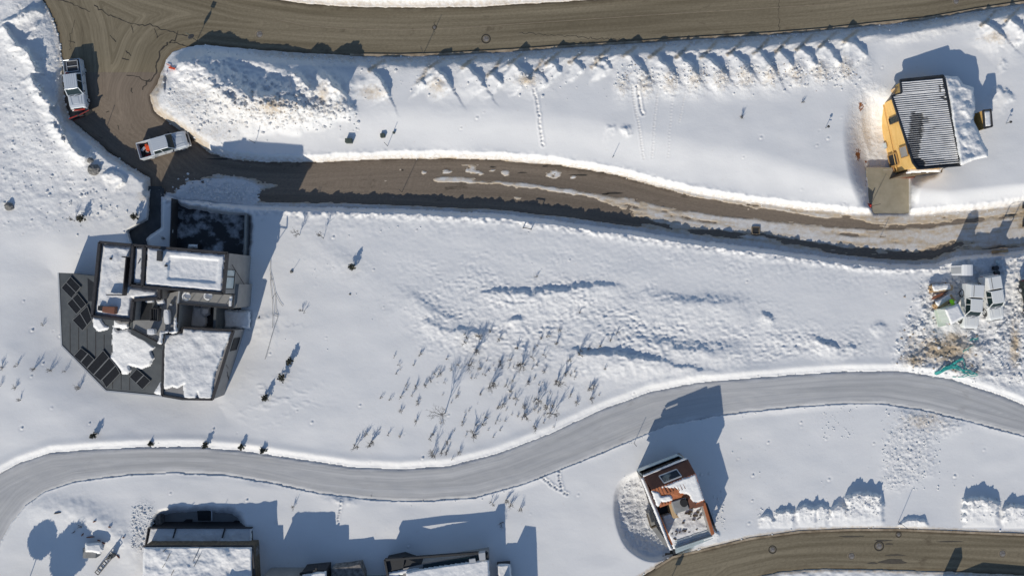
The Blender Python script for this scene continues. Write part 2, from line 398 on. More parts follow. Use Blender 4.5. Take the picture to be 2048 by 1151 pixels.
for i, (x0, y0, dx, dy, h) in enumerate(teeth):
    j = random.uniform(-3, 3) + (7 if 700 < x0 < 1240 else 4); h *= .88 * random.uniform(.85, 1.1)
    dx += 6; dy += 6; h *= 1.12
    field += ridge([(x0 - 3, y0 + j - 3), (x0 + dx * .5, y0 + dy * .45), (x0 + dx, y0 + dy)], h * .92, 28, 3.2, 7, 5, 60 + i, 'lin')
    if 700 < x0: # plough mould-board scrape that led to each tooth
        rdy = np.interp(x0 + 45, [p[0] for p in R1S], [p[1] for p in R1S])
        field += ridge([(x0 - 8, y0 + 12), (x0 + 18, y0 - 6), (x0 + 55, rdy + 15)], .22, 6, 3, 6, 2.5, 120 + i)
        field += ridge([(x0 + 6, y0 + 18), (x0 + 34, y0 - 2), (x0 + 64, rdy + 18)], .10, 4, 3, 6, 2, 160 + i) + ridge([(x0 - 4, y0 - 4), (x0 + 12, y0 - 12), (x0 + 36, rdy + 14)], .10, 4, 3, 6, 2, 180 + i)
        bm_ = ridge([(x0 - 11, y0 + 11), (x0 + 6, y0 - 3), (x0 + 26, rdy + 7)], 1, 5, 5, 4, 1, 1); rough = np.maximum(rough, .5 * np.clip(bm_, 0, 1)); dirt = np.maximum(dirt, .52 * np.clip(bm_, 0, 1)); field += .10 * bm_ * vn(X / 3.2, Y / 3.2, 91)
y1 = np.interp(X, [p[0] for p in R1S], [p[1] for p in R1S])
strip = ss(1210, 1260, X) * ss(1760, 1690, X) * np.exp(-((Y - y1 - 82) / 27.) ** 2)
per = .5 + .5 * np.cos((X - 1292) / 50 * 2 * np.pi)
field += strip * (.10 + .25 * per) * (1 + .5 * wobf)
rough = np.maximum(rough, .75 * strip * (.35 + .65 * per)); dirt = np.maximum(dirt, .33 * strip * (.3 + .7 * per))
rough = np.maximum(rough, .5 * np.exp(-((X - 1060) / 40) ** 2 - ((Y - 160) / 20) ** 2)); dirt = np.maximum(dirt, .5 * np.exp(-((X - 1052) / 22) ** 2 - ((Y - 160) / 14) ** 2))
dirt = np.maximum(dirt, .42 * np.exp(-((X - 745) / 30) ** 2 - ((Y - 185) / 16) ** 2)); dirt = np.maximum(dirt, .42 * np.exp(-((X - 875) / 18) ** 2 - ((Y - 172) / 22) ** 2))
dirt = np.maximum(dirt, .40 * np.exp(-((X - 1990) / 30) ** 2 - ((Y - 75) / 14) ** 2))
rstrip = ss(400, 700, X) * ss(46, 20, Y - y1) * (Y > y1 - 6)
rough = np.maximum(rough, .30 * rstrip); dirt = np.maximum(dirt, .36 * ss(22, 4, s12) * ss(420, 560, X) * (Y < y1 + 40)); pack = np.maximum(pack, .25 * rstrip)
field += ridge([(1770, 80), (1830, 62), (1900, 44), (1965, 38)], .35, 14, 8, 14, 6, 150)

# --- smooth drifts and steps of the open slope (crest left to right, shade above it)
for i, (pts, h, ws, wn) in enumerate([
    ([(955, 592), (1000, 586), (1060, 590), (1120, 583), (1180, 576), (1215, 570), (1245, 582)], .44, 30, 7), ([(815, 588), (860, 622), (905, 648)], .22, 30, 12),
    ([(880, 660), (930, 668), (985, 664)], .28, 18, 8), ([(1010, 648), (1030, 642), (1050, 640)], .28, 12, 4),
    ([(1135, 700), (1180, 712), (1230, 712), (1300, 720), (1345, 730)], .56, 34, 6), ([(1340, 732), (1380, 738), (1420, 742)], .25, 20, 6),
    ([(1270, 682), (1360, 700), (1420, 706), (1500, 702)], .42, 40, 14), ([(1290, 600), (1340, 606), (1400, 608), (1500, 606)], .35, 50, 14),
    ([(1282, 582), (1298, 588)], .3, 16, 4), ([(1522, 622), (1536, 634), (1556, 646)], .30, 12, 3), ([(1628, 676), (1655, 690), (1684, 700)], .36, 18, 4), ([(1692, 688), (1712, 698)], .32, 16, 4),
    ([(1740, 662), (1776, 650)], .22, 18, 8), ([(840, 640), (890, 662)], .2, 16, 8),
    ([(1210, 248), (1232, 252)], .22, 20, 3), ([(1240, 255), (1252, 262), (1266, 270)], .3, 5, 8),
    ([(620, 470), (680, 520), (760, 560)], .12, 30, 22), ([(500, 640), (560, 646)], .22, 40, 16), ([(1990, 170), (2030, 200)], .3, 30, 4),
    ([(2000, 118), (2018, 128)], .35, 20, 4), ([(640, 985), (680, 994), (720, 998)], .2, 8, 4)]):
    field += ridge(pts, h, ws, wn, 16, 9, 200 + i)
# wind crust and refrozen ripples
edge_c = ss(130, 20, Y - np.interp(X, [p[0] for p in R2S], [p[1] for p in R2S])) * (Y > np.interp(X, [p[0] for p in R2S], [p[1] for p in R2S])) * ss(560, 700, X)
crust = np.clip(np.exp(-((X - 1120) / 330) ** 2 - ((Y - 640 - .08 * (X - 1100)) / 85) ** 2) * 1.3, 0, 1) * ss(760, 900, X)
crust = np.maximum(crust, .7 * np.exp(-((X - 900) / 90) ** 2 - ((Y - 600) / 45) ** 2)); crust = np.maximum(crust, .8 * np.exp(-((X - 1560) / 260) ** 2 - ((Y - 690) / 38) ** 2))
crust = np.maximum(crust, .3 * np.exp(-((X - 1250) / 500) ** 2 - ((Y - 520) / 50) ** 2))
crust *= ss(470, 520, Y) * ss(12, 40, s3)
field += crust * (.095 * vn(X / 6.5 + .6 * vn(X / 20, Y / 20, 8), Y / 4.6, 31) + .05 * vn(X / 3.6, Y / 3.2, 32)) * (.35 + .75 * ss(-.3, .3, fbm(X / 45, Y / 30, 2, 35)))
field += .012 * fbm(X / 6, Y / 5, 2, 37) * np.clip(crust + edge_c, 0, 1)
rough = np.maximum(rough, .12 * crust)
edge2 = ss(90, 10, Y - np.interp(X, [p[0] for p in R2S], [p[1] for p in R2S])) * (Y > np.interp(X, [p[0] for p in R2S], [p[1] for p in R2S])) * ss(520, 620, X)
field += edge2 * .03 * fbm(X / 7, Y / 6, 2, 36)
# avalanche-like ripples beside the grey house, and rubble fields
rip = np.exp(-((X - 540) / 90) ** 2 - ((Y - 790) / 45) ** 2)
field += rip * ss(-.15, .35, fbm(X / 22, Y / 14, 2, 44)) * (.07 * (1 - np.abs(vn((X + .6 * Y) / 26 + .7 * wob, (Y - .25 * X) / 5.0 + 1.0 * wob, 43))) ** 2 + .04 * wobf)
rub = ss(10, -30, sdf([(1790, 700), (1800, 640), (1850, 560), (1930, 500), (2400, 480), (2400, 780), (2000, 780), (1900, 752), (1780, 740)]) + 14 * wob)
lumpy = .8 * np.clip(1 - worley(X / 8 + .8 * wob, Y / 7 + .8 * wobf, 55) * 1.25, 0, 1) ** 1.3 * (vn(X / 15, Y / 15, 66) > -.25) + .7 * np.clip(1 - worley(X / 4.2 + wobf, Y / 4.2, 56) * 1.2, 0, 1) + .25 * wobf
field += rub * ((.05 + .20 * ss(-.3, .4, fbm(X / 30, Y / 30, 2, 58))) * lumpy + .26 * fbm(X / 25, Y / 25, 3, 57) + .10 * fbm(X / 8, Y / 6, 3, 59))
rough = np.maximum(rough, .55 * rub)
for (a, b, c_, d, e) in ((1890, 700, 60, 30, .72), (1830, 720, 30, 18, .60), (1905, 675, 26, 12, .62), (2030, 690, 12, 50, .6), (1820, 690, 26, 34, .3), (1930, 740, 60, 26, .3)):
    dirt = np.maximum(dirt, (e + .02) * rub * np.exp(-((X - a) / c_) ** 2 - ((Y - b) / d) ** 2))
rub2 = ss(10, -22, sdf([(1795, 812), (1880, 815), (1960, 850), (1880, 880), (1868, 950), (1800, 985), (1755, 975), (1765, 900)]) + 10 * wob)
field += rub2 * .11 * lumpy; rough = np.maximum(rough, .2 * rub2); dirt = np.maximum(dirt, .35 * np.exp(-((X - 1850) / 50) ** 2 - ((Y - 840) / 20) ** 2))
field += np.exp(-((X - 1300) / 2600) ** 2) * 0
wr = ib * ss(160, 205, Y + .12 * (520 - X) + 10 * wob) * ss(262, 236, Y); field += wr * .20 * lumpy * ss(470, 560, X + 30 * wob) + wr * .08 * lumpy
sc = worley(X / 13, Y / 13, 61); sel = hsh(np.floor(X / 26), np.floor(Y / 26), 62)
scat = ss(340, 200, X) * ss(480, 420, Y) * .9
field += .10 * ss(.22, .08, sc) * (sel > .72) * scat + .10 * scat * fbm(X / 16, Y / 12, 4, 63) * (X < 400)

# --- snow blower heaps along the lower road (ramp up from the road, steep far side)
def heap(xa, xb, yb, yc, h, lean=0, seed=0):
    m = (X > xa - 40) & (X < xb + 40) & (Y > yc - 40) & (Y < yb + 20); out = np.zeros(X.shape)
    x = X[m]; y = Y[m]
    yc2 = yc + 6 * fbm(x / 9, y * 0 + seed, 4, 300 + seed, .7) + 14 * np.abs((x - (xa + xb) / 2) / (xb - xa)) ** 2 * 2
    t = np.clip((yb - y) / (yb - yc2), 0, 1)
    side = ss(xa - 3 + lean * 0, xa + 9, x + 8 * fbm(x / 12, y / 9, 3, seed + 5)) * ss(xb + 3, xb - 5, x + 5 * fbm(x / 12, y / 9, 3, seed + 6))
    out[m] = h * .66 * t ** .8 * ss(yc2 - 6, yc2 + 1, y) * side * (1 + .34 * fbm(x / 11, y / 11, 4, seed + 9, .6))
    return out
heaps = [(1518, 1544, 1056, 1030, .5), (1546, 1588, 1056, 1022, .6), (1590, 1632, 1054, 1014, .7), (1628, 1656, 1052, 1012, .65), (1658, 1694, 1052, 1012, .8),
         (1690, 1765, 1052, 988, 1.25), (1925, 1998, 1054, 998, 1.3), (2004, 2060, 1056, 1012, 1.0), (2070, 2130, 1056, 1008, 1.0), (1796, 1856, 1054, 1040, .45), (1400, 1440, 1090, 1060, .2)]
for i, hp in enumerate(heaps):
    field += heap(*hp, seed=i * 7); mk = heap(*hp[:4], 1, seed=i * 7)
    up_ = np.clip(mk * 1.6, 0, 1) ** 2; rough = np.maximum(rough, .5 * up_); field += up_ * .07 * lumpy
field += ridge([(55, 1030), (90, 1022), (150, 1022), (210, 1050), (250, 1090), (285, 1150)], .35, 26, 30, 20, 4, 240)
field += ridge([(1750, 1160), (1900, 1158), (2060, 1162)], .4, 12, 10, 20, 4, 250)

# --- excavated ground round the two half-dug houses and the house pits
pitA = sdf(chaikin([(1702, 150), (1690, 200), (1684, 262), (1692, 330), (1706, 385), (1728, 428), (1835, 432), (1840, 366), (1892, 352), (1890, 260), (1800, 190), (1760, 150)]))
pitB = sdf(chaikin([(1262, 946), (1232, 968), (1226, 1020), (1240, 1075), (1262, 1104), (1300, 1124), (1342, 1116), (1400, 1095), (1400, 960), (1330, 930)]))
pitC = sdf(chaikin([(312, 1020), (350, 1010), (470, 1012), (500, 1040), (505, 1300), (290, 1300), (296, 1050)]))
pitD = sdf([(345, 395), (498, 424), (500, 520), (340, 505)])
field -= 2.7 * ss(2, -46, pitA) * np.maximum(ss(150, 330, Y), ss(1690, 1745, X) * ss(160, 275, Y))
field -= .75 * ss(3, -10, pitB) + .7 * ss(0, -60, pitB)
field -= 2.0 * ss(2, -14, pitC + 5 * wob)
rough = np.maximum(rough, .6 * ss(4, -20, pitB)); field += .10 * lumpy * ss(4, -20, pitB); rough = np.maximum(rough, .7 * ss(26, 0, np.hypot((X - 288) / 1.0, (Y - 1058) / 1.9) - 12)); rough = np.maximum(rough, .35 * ss(4, -26, pitA))
rust = np.maximum(rust, np.exp(-((X - 1722) / 9) ** 2 - ((Y - 212) / 16) ** 2) * .78)
rust = np.maximum(rust, np.exp(-((X - 1716) / 10) ** 2 - ((Y - 310) / 22) ** 2) * .76); rust = np.maximum(rust, np.exp(-((X - 1732) / 9) ** 2 - ((Y - 324) / 8) ** 2) * .7); rust = np.maximum(rust, np.exp(-((X - 1732) / 7) ** 2 - ((Y - 365) / 16) ** 2) * .58)
field += .1 * wobf * ss(4, -20, pitB) + .05 * wobf * ss(0, -20, pitA)
# ground falls away below the grey house
field -= .7 * ss(90, -60, sdf([(100, 540), (500, 600), (520, 650), (450, 830), (200, 800), (100, 700)]))
# sand and gravel
dirt = np.maximum(dirt, .35 * np.exp(-((X - 285) / 14) ** 2 - ((Y - 395) / 12) ** 2))

y3s = np.interp(X, [p[0] for p in R3S], [p[1] for p in R3S]); field -= .30 * ss(-20, 10, Y - y3s)
# --- combine with the roads
wN = np.where(Y > 280, 15.0, 20.0)
south = (Y > np.interp(X, [p[0] for p in R2S], [p[1] for p in R2S]) - 25) & (X > 330) & (Y < 600)
junc = ss(330, 300, X) * (Y < 400)
wid = np.where(south, 9.0, np.where(Y < 200, 26.0, 15.0)); wid = np.where((X < 330), 16.0, wid)
s12w = s12 + 2.2 * wob + 1.2 * wobf
s = ss(0, 1, s12w / wid)
lip = np.where(south, (.10 + .30 * fbm(X / 9, Y / 9, 4, 97, .7)) * np.exp(-((s12 - 12) / 8) ** 2), 0) + .10 * wobf * np.exp(-((s12 - 10) / 8) ** 2)
road_lvl = rz + .06
Z = np.where(s12w > 0, road_lvl * (1 - s) + (field + lip) * s, rz - .3 * ss(0, -2.5, s12w))
# tyre-packed dirty fringe on the west end of the island and at the verge
fr = ss(26, 2, s12) * ((X < 420) & (X > 280) & (Y > 150) & (Y < 320)); dirt = np.maximum(dirt, .50 * fr); pack = np.maximum(pack, .55 * fr)
fr = ss(14, 0, s12) * (Y > 290) * (Y < 540) * (~south); dirt = np.maximum(dirt, .30 * fr)
fr = ss(14, 0, s12) * (X < 330); dirt = np.maximum(dirt, .34 * fr)
fr = ss(30, 4, s12) * (X < 330) * (Y < 230); pack = np.maximum(pack, .35 * fr)
# snow lying on the lane
ys_ = np.interp(X, [p[0] for p in R2S], [p[1] for p in R2S]); v = (Y - yn) / (ys_ - yn)
on = (s12w <= 0) & (X > 330) & (Y > 300)
u = X
stk = fbm(u / 95, v * 9, 4, 401) + .35 * fbm(u / 14, v * 22, 3, 402)
bare = np.full(X.shape, 1.0)
isl_ = sum(np.exp(-((u - a) / b) ** 2 - ((Y - c_) / d) ** 2) for a, b, c_, d in ((848, 5, 344, 3), (892, 12, 343, 4), (938, 18, 340, 6), (958, 12, 345, 4), (985, 8, 342, 3), (1010, 7, 345, 5), (1108, 14, 348, 7), (1146, 6, 354, 3)))
bare = bare - 3.4 * isl_ * (.75 + .9 * fbm(u / 9, Y / 4, 3, 405))
a1 = ss(820, 900, u)
bare = bare - a1 * (1.95 + 1.3 * fbm(u / 30, v * 8, 3, 406)) * np.exp(-((v - .43 - .00010 * (u - 1000)) / .055) ** 2) * ss(1500, 1200, u)          # windrow on the crown
a2 = ss(1080, 1330, u)
strip2 = np.exp(-((v - np.interp(u, [1080, 1250, 1400, 1600, 1700], [.22, .20, .22, .22, .25])) / np.interp(u, [1080, 1250, 1400, 1600, 1700], [.24, .17, .13, .12, .08])) ** 2) * ss(1790, 1660, u)
drk = (1 + 1.1 * fbm(u / 40, v * 14, 3, 408)) * np.exp(-((v - .79) / .085) ** 2) * ss(1950, 1850, u)
bare = bare * (1 - a2) + a2 * (-.50 + 1.9 * strip2 + .85 * drk + .22 * ss(1600, 1900, u))
a3 = ss(1000, 1250, u) * np.exp(-((v - .62) / .14) ** 2); bare = bare - .35 * a3
bare = bare - 2.2 * ss(.90, .955, v) - .8 * ss(.05, .0, v)
bare = np.where(u < 560, bare - 3.6 * np.exp(-(np.abs(u - 440) / 84) ** 3 - ((Y - 388) / 30) ** 2) * (1 + .5 * wobf), bare)        # rubble swept in front of the grey house
bl = bare + 1.25 * stk
cov = np.clip(-bl * 3, -1, 1)
Z = np.where(on, rz + .05 * cov + .02 * (cov > 0) * (1 + wobf), Z)
sw = np.exp(-(np.abs(u - 438) / 80) ** 3 - ((Y - 388) / 28) ** 2) * (Y > 340)
Z = Z + .22 * sw * np.clip(cov, 0, 1) * (.6 + lumpy) * on
rough = np.maximum(rough, .5 * sw)
pack = np.where(on, np.maximum(pack, .42 + .35 * ss(-.2, .5, stk)), pack); dirt = np.where(on, .20 + .36 * ss(.9, -.1, -bl - .1) + .10 * ss(1500, 1900, u), dirt)
dirt = np.where(on & (sw > .3), .05, dirt); pack = np.where(on & (sw > .3), .1, pack)

y4s = np.interp(X, [p[0] for p in R4S], [p[1] for p in R4S]); field_s4 = ss(-6, 6, Y - y4s) * (X > 1300) * (Y > 1100)
Z = Z * (1 - field_s4) + (-.36 + .10 * fbm(X / 14, Y / 6, 3, 301) + .03 * ss(0, 60, Y - y4s)) * field_s4
def carve(sd, level, w, depth=.3, wobble=1.5):
    global Z
    q = sd + wobble * wob + .6 * wobf
    t = ss(0, 1, q / w)
    Z = np.where(q > 0, (level + .03) * (1 - t) + Z * t, level - depth * ss(0, -2, q))
RZ3 = -.26; RZ4 = -.42
# groomed snow road: the snow itself, pressed flat and grey
t3 = ss(0, 1, (s3 + 1.6 * wob + .8 * wobf) / 15)
Z = np.where(s3 + 1.6 * wob + .8 * wobf > 0, RZ3 * (1 - t3) + (Z + .07 * np.exp(-((s3 - 15) / 9) ** 2) * (Y < np.interp(X, [p[0] for p in R3N], [p[1] for p in R3N]))) * t3, RZ3 - .2)
Z = np.where((s3 > 1) & (s3 < 22), np.maximum(Z, RZ3 + .05 + .03 * wobf - .9 * ss(1, 20, s3)), Z)
carve(s4, RZ4, 8)
fr = ss(12, 1, s4); dirt = np.maximum(dirt, .5 * fr); pack = np.maximum(pack, .3 * fr)
sd_drive = sdf(DRIVE); sd_walk = sdf(WALK); sd_pad = sdf(PAD)
carve(sd_drive + 2.5 * wob, -1.25, 8, .3, 3.0); carve(sd_walk, -.9, 5, .3, .8); carve(sd_pad, -1.3, 5, .3, .6)

def put(xs, ys, r, dep):
    for x, y in zip(xs, ys):
        i0 = int((x - gx[9]) / STEP) + 9; j0 = int((y - gy[9]) / STEP) + 9; k = int(r / STEP) + 2
        sl = (slice(j0 - k, j0 + k + 1), slice(i0 - k, i0 + k + 1))
        d = np.hypot(X[sl] - x, Y[sl] - y); Z[sl] += dep * (-np.exp(-(d / r) ** 2) + .35 * np.exp(-((d - 1.6 * r) / (.7 * r)) ** 2))
def trail(pts, sp=6, r=2.2, dep=.16, jit=1.2):
    for (a, b), (c_, d) in zip(pts, pts[1:]):
        L = math.hypot(c_ - a, d - b); n = max(1, int(L / sp))
        for k in range(n):
            t = k / n; put([a + (c_ - a) * t + random.uniform(-jit, jit)], [b + (d - b) * t + random.uniform(-jit, jit)], r, dep)
trail([(1068, 178), (1077, 222), (1082, 262), (1086, 296)], 4.5, 2.3, .16, 1.4)
trail([(1264, 170), (1268, 208), (1278, 250), (1288, 322)], 5, 1.8, .09, .6); trail([(1275, 172), (1279, 205), (1286, 232)], 4, 2.8, .2, 1)
trail([(1316, 180), (1309, 240), (1304, 320)], 5, 1.8, .07, .8); trail([(1372, 180), (1358, 250)], 5, 1.6, .06, .8); trail([(1345, 190), (1340, 255), (1336, 320)], 6, 1.6, .06, .8)
trail([(1080, 950), (1104, 970), (1125, 980), (1140, 992)], 5, 2.2, .18, 1.2); trail([(1118, 936), (1119, 960), (1126, 980)], 5, 2.2, .18, 1)
trail([(683, 1000), (680, 1020), (676, 1045)], 5, 2, .14, 1.5); trail([(1740, 130), (1742, 160)], 6, 1.6, .06, 1)
for k in range(260):      # small pocks over the open snow
    x = random.uniform(40, 2000); y = random.uniform(120, 1100); put([x], [y], random.uniform(1.6, 2.6), random.uniform(-.14, .05))

def gz(x, y):
    i = np.searchsorted(gx, x) - 1; j = np.searchsorted(gy, y) - 1
    tx = (x - gx[i]) / (gx[i + 1] - gx[i]); ty = (y - gy[j]) / (gy[j + 1] - gy[j])
    return float((Z[j, i] * (1 - tx) + Z[j, i + 1] * tx) * (1 - ty) + (Z[j + 1, i] * (1 - tx) + Z[j + 1, i + 1] * tx) * ty)
def G(x, y, dz=0): return P(x, y, gz(x, y) + dz)

def grid_mesh(name, X, Y, Z, keep, material, attrs=None, parent=None):
    ny, nx = X.shape; k = (1 - Z / H) / S
    co = np.stack([(X - 1024) * k, -(Y - 575.5) * k, Z], -1).reshape(-1, 3)
    idx = np.arange(nx * ny).reshape(ny, nx)
    q = np.stack([idx[1:, :-1], idx[1:, 1:], idx[:-1, 1:], idx[:-1, :-1]], -1).reshape(-1, 4)
    if keep is not None:
        kk = (keep[1:, :-1] | keep[1:, 1:] | keep[:-1, 1:] | keep[:-1, :-1]).reshape(-1); q = q[kk]
        used = np.zeros(nx * ny, bool); used[q.ravel()] = True; remap = np.cumsum(used) - 1; q = remap[q]; co = co[used]
        attrs = {k_: a.reshape(-1)[used] for k_, a in (attrs or {}).items()}
    me = bpy.data.meshes.new(name)
    off = parent.location if parent is not None else Vector((0, 0, 0)); co = co - np.array(off)
    me.vertices.add(len(co)); me.vertices.foreach_set('co', co.astype(np.float32).ravel())
    me.loops.add(q.size); me.loops.foreach_set('vertex_index', q.astype(np.int32).ravel())
    me.polygons.add(len(q)); me.polygons.foreach_set('loop_start', np.arange(0, q.size, 4, dtype=np.int32)); me.polygons.foreach_set('loop_total', np.full(len(q), 4, np.int32))
    me.polygons.foreach_set('use_smooth', np.ones(len(q), bool)); me.update(calc_edges=True); me.validate()
    for k_, a in (attrs or {}).items():
        at = me.attributes.new(k_, 'FLOAT', 'POINT'); at.data.foreach_set('value', np.asarray(a, np.float32).ravel())
    return link_mesh(name, me, material, parent)

ground = grid_mesh('snow_field', X, Y, Z, None, M['snow'], {'dirt': dirt, 'pack': pack, 'rough': rough, 'rust': rust})
tag(ground, kind='structure')

# ---------------------------------------------------------------- road surfaces
def asphalt(name, c1, c2, c3, grain=1.0):
    m = bpy.data.materials.new(name); m.use_nodes = True; n = m.node_tree.nodes; l = m.node_tree.links; b = n['Principled BSDF']
    b.inputs['Roughness'].default_value = .85; b.inputs['Specular IOR Level'].default_value = .3
    a = n.new('ShaderNodeAttribute'); a.attribute_name = 'across'; al = n.new('ShaderNodeAttribute'); al.attribute_name = 'along'
    cmb = n.new('ShaderNodeCombineXYZ'); l.new(al.outputs['Fac'], cmb.inputs[0]); l.new(a.outputs['Fac'], cmb.inputs[1])
    def tex(sx, sy, det, rg=.6):
        mp = n.new('ShaderNodeMapping'); mp.inputs['Scale'].default_value = (sx, sy, 1); l.new(cmb.outputs[0], mp.inputs[0])
        t = n.new('ShaderNodeTexNoise'); t.inputs['Scale'].default_value = 1; t.inputs['Detail'].default_value = det; t.inputs['Roughness'].default_value = rg; l.new(mp.outputs[0], t.inputs[0]); return t.outputs[0]
    def ramp(src, p0, p1, ca, cb):
        r = n.new('ShaderNodeValToRGB'); r.color_ramp.elements[0].position = p0; r.color_ramp.elements[1].position = p1
        r.color_ramp.elements[0].color = (*ca, 1); r.color_ramp.elements[1].color = (*cb, 1); l.new(src, r.inputs[0]); return r.outputs[0]
    base = ramp(tex(.035, 1.5, 5), .36, .64, c1, c2)
    mx = n.new('ShaderNodeMix'); mx.data_type = 'RGBA'; l.new(ramp(tex(.22, .5, 6, .7), .60, .72, (0, 0, 0), (1, 1, 1)), mx.inputs[0]); l.new(base, mx.inputs[6]); mx.inputs[7].default_value = (*c3, 1)
    g = n.new('ShaderNodeMix'); g.data_type = 'RGBA'; g.blend_type = 'MULTIPLY'; g.inputs[0].default_value = 1; l.new(mx.outputs[2], g.inputs[6]); l.new(ramp(tex(3, 5, 4, .7), .3, .7, (1 - .18 * grain,) * 3, (1 + .12 * grain,) * 3), g.inputs[7])
    e = n.new('ShaderNodeMapRange'); e.inputs[1].default_value = .0; e.inputs[2].default_value = 1.1; e.inputs[3].default_value = 0; e.inputs[4].default_value = 1; l.new(a.outputs['Fac'], e.inputs[0])
    wet = n.new('ShaderNodeMath'); wet.operation = 'MULTIPLY_ADD'; l.new(tex(.6, .9, 4), wet.inputs[0]); wet.inputs[1].default_value = -1.6; wet.inputs[2].default_value = 1.25
    mw = n.new('ShaderNodeMath'); mw.operation = 'SUBTRACT'; mw.use_clamp = True; l.new(wet.outputs[0], mw.inputs[0]); l.new(e.outputs[0], mw.inputs[1])
    w = n.new('ShaderNodeMix'); w.data_type = 'RGBA'; l.new(mw.outputs[0], w.inputs[0]); l.new(g.outputs[2], w.inputs[6]); w.inputs[7].default_value = (c3[0] * .8, c3[1] * .7, c3[2] * .62, 1) if grain > .5 else (.70, .70, .70, 1)
    l.new(w.outputs[2], b.inputs['Base Color'])
    bn = n.new('ShaderNodeBump'); bn.inputs['Distance'].default_value = .01 if grain > .5 else .03; l.new(tex(6, 6, 4, .7) if grain > .5 else tex(.10, 2.6, 5, .6), bn.inputs['Height']); l.new(bn.outputs[0], b.inputs['Normal'])
    return m
M['road'] = asphalt('asphalt_brown', (.165, .136, .088), (.268, .226, .154), (.105, .082, .054))
M['lane'] = asphalt('asphalt_lane', (.172, .138, .106), (.232, .187, .144), (.075, .060, .046))
M['packed'] = asphalt('groomed_snow', (.43, .43, .43), (.57, .565, .56), (.41, .40, .39), .15)

rx = np.arange(-320, 2380, 5.0); ry = np.arange(-180, 1345, 5.0); RX, RY = np.meshgrid(rx, ry)
def road(name, poly, zf, material, keep_extra=None, pad=8):
    sd = poly_sdf(RX, RY, poly); k = sd < pad
    if keep_extra is not None: k = k & keep_extra
    D = -sd / S
    o = grid_mesh(name, RX, RY, zf(RX, RY) - .5 * ss(-1, 7, sd), k, material, {'across': D, 'along': (RX * .97 + RY * .25) / S})
    return tag(o, kind='structure')
lower = poly_sdf(RX, RY, [(-400, 150), (320, 150), (430, 270), (2500, 280), (2500, 700), (-400, 700)]) < 0
road('road', R12, Rz12, M['road'], ~lower)
road('lane', R12, lambda x, y: Rz12(x, y) + .005, M['lane'], lower)
road('groomed_road', R3, lambda x, y: RZ3 + .03 * fbm(x / 40, y / 40, 2, 9) + .012 * vn(x / 60, (y + .15 * x) / 3.0, 77), M['packed'])
road('lower_road', R4, lambda x, y: RZ4 + 0 * x, M['road'])

def ribbon(name, line, off, w, dz, material, zf, kind='structure', x0=-1e9, x1=1e9, th=.1):
    mb = MB(); pts = [p for p in line if x0 <= p[0] <= x1]; dense = []
    for (a, b), (c_, d) in zip(pts, pts[1:]):
        n = max(1, int(math.hypot(c_ - a, d - b) / 14))
        for k in range(n): dense.append((a + (c_ - a) * k / n, b + (d - b) * k / n))
    dense.append(pts[-1]); ins = []; 
    for i, (a, b) in enumerate(dense):
        p0 = dense[max(0, i - 1)]; p1 = dense[min(len(dense) - 1, i + 1)]; dx, dy = p1[0] - p0[0], p1[1] - p0[1]; L = math.hypot(dx, dy); nx, ny = -dy / L, dx / L
        z = float(zf(a, b)) + dz
        for o in (off, off + w):
            ins.append(P(a + nx * o, b + ny * o, z)); 
    top = ins; m = len(dense)
    vs = top + [v - Vector((0, 0, th + dz)) for v in top]
    fs = [(2 * i, 2 * i + 1, 2 * i + 3, 2 * i + 2) for i in range(m - 1)] + [(2 * i + 1, 2 * m + 2 * i + 1, 2 * m + 2 * i + 3, 2 * i + 3) for i in range(m - 1)] + [(2 * i + 2, 2 * m + 2 * i + 2, 2 * m + 2 * i, 2 * i) for i in range(m - 1)]
    mb.add(vs, fs); o = mb.build(name, material); tag(o, kind=kind); return o
M['kerb'] = mat('kerb_concrete', (.22, .165, .105), (.48, .39, .28), .8, .9)
ribbon('kerb', R1S, -3.6, 4.4, .11, M['kerb'], Rz12, x0=640)
ribbon('kerb', R4N, -1.5, 4.2, .11, M['kerb'], lambda a, b: RZ4, x0=1300)
M['seam'] = mat('road_seam', (.36, .29, .20), (.22, .18, .13), 4, .85, stretch=(.2, 2, 1))
ribbon('road_seam', [(560, 40), (620, 52), (700, 58), (800, 60), (900, 57), (1000, 50), (1150, 40), (1300, 30), (1500, 18), (1700, 6)], 0, .9, .006, M['seam'], lambda a, b: 0, th=0.0)
M['crack'] = mat('tar_crack', (.045, .038, .030), None, rough=.8)
def crack(pts, w=1.4, zf=Rz12, jit=2.5):
    d = []
    for (a, b), (c_, e) in zip(pts, pts[1:]):
        n = max(1, int(math.hypot(c_ - a, e - b) / 5))
        for k in range(n): t = k / n; d.append((a + (c_ - a) * t + random.uniform(-jit, jit), b + (e - b) * t + random.uniform(-jit, jit)))
    d.append(pts[-1])
    mb = MB()
    for i, ((a, b), (c_, e)) in enumerate(zip(d, d[1:])):
        p = P(a, b, float(zf(a, b)) + .008); q = P(c_, e, float(zf(c_, e)) + .008); dr = (q - p); n = Vector((-dr.y, dr.x, 0)).normalized() * w * random.uniform(.4, 1) / S / 2
        mb.add([p - n, q - n, q + n, p + n], [(0, 1, 2, 3)])
    return mb
cm = MB()
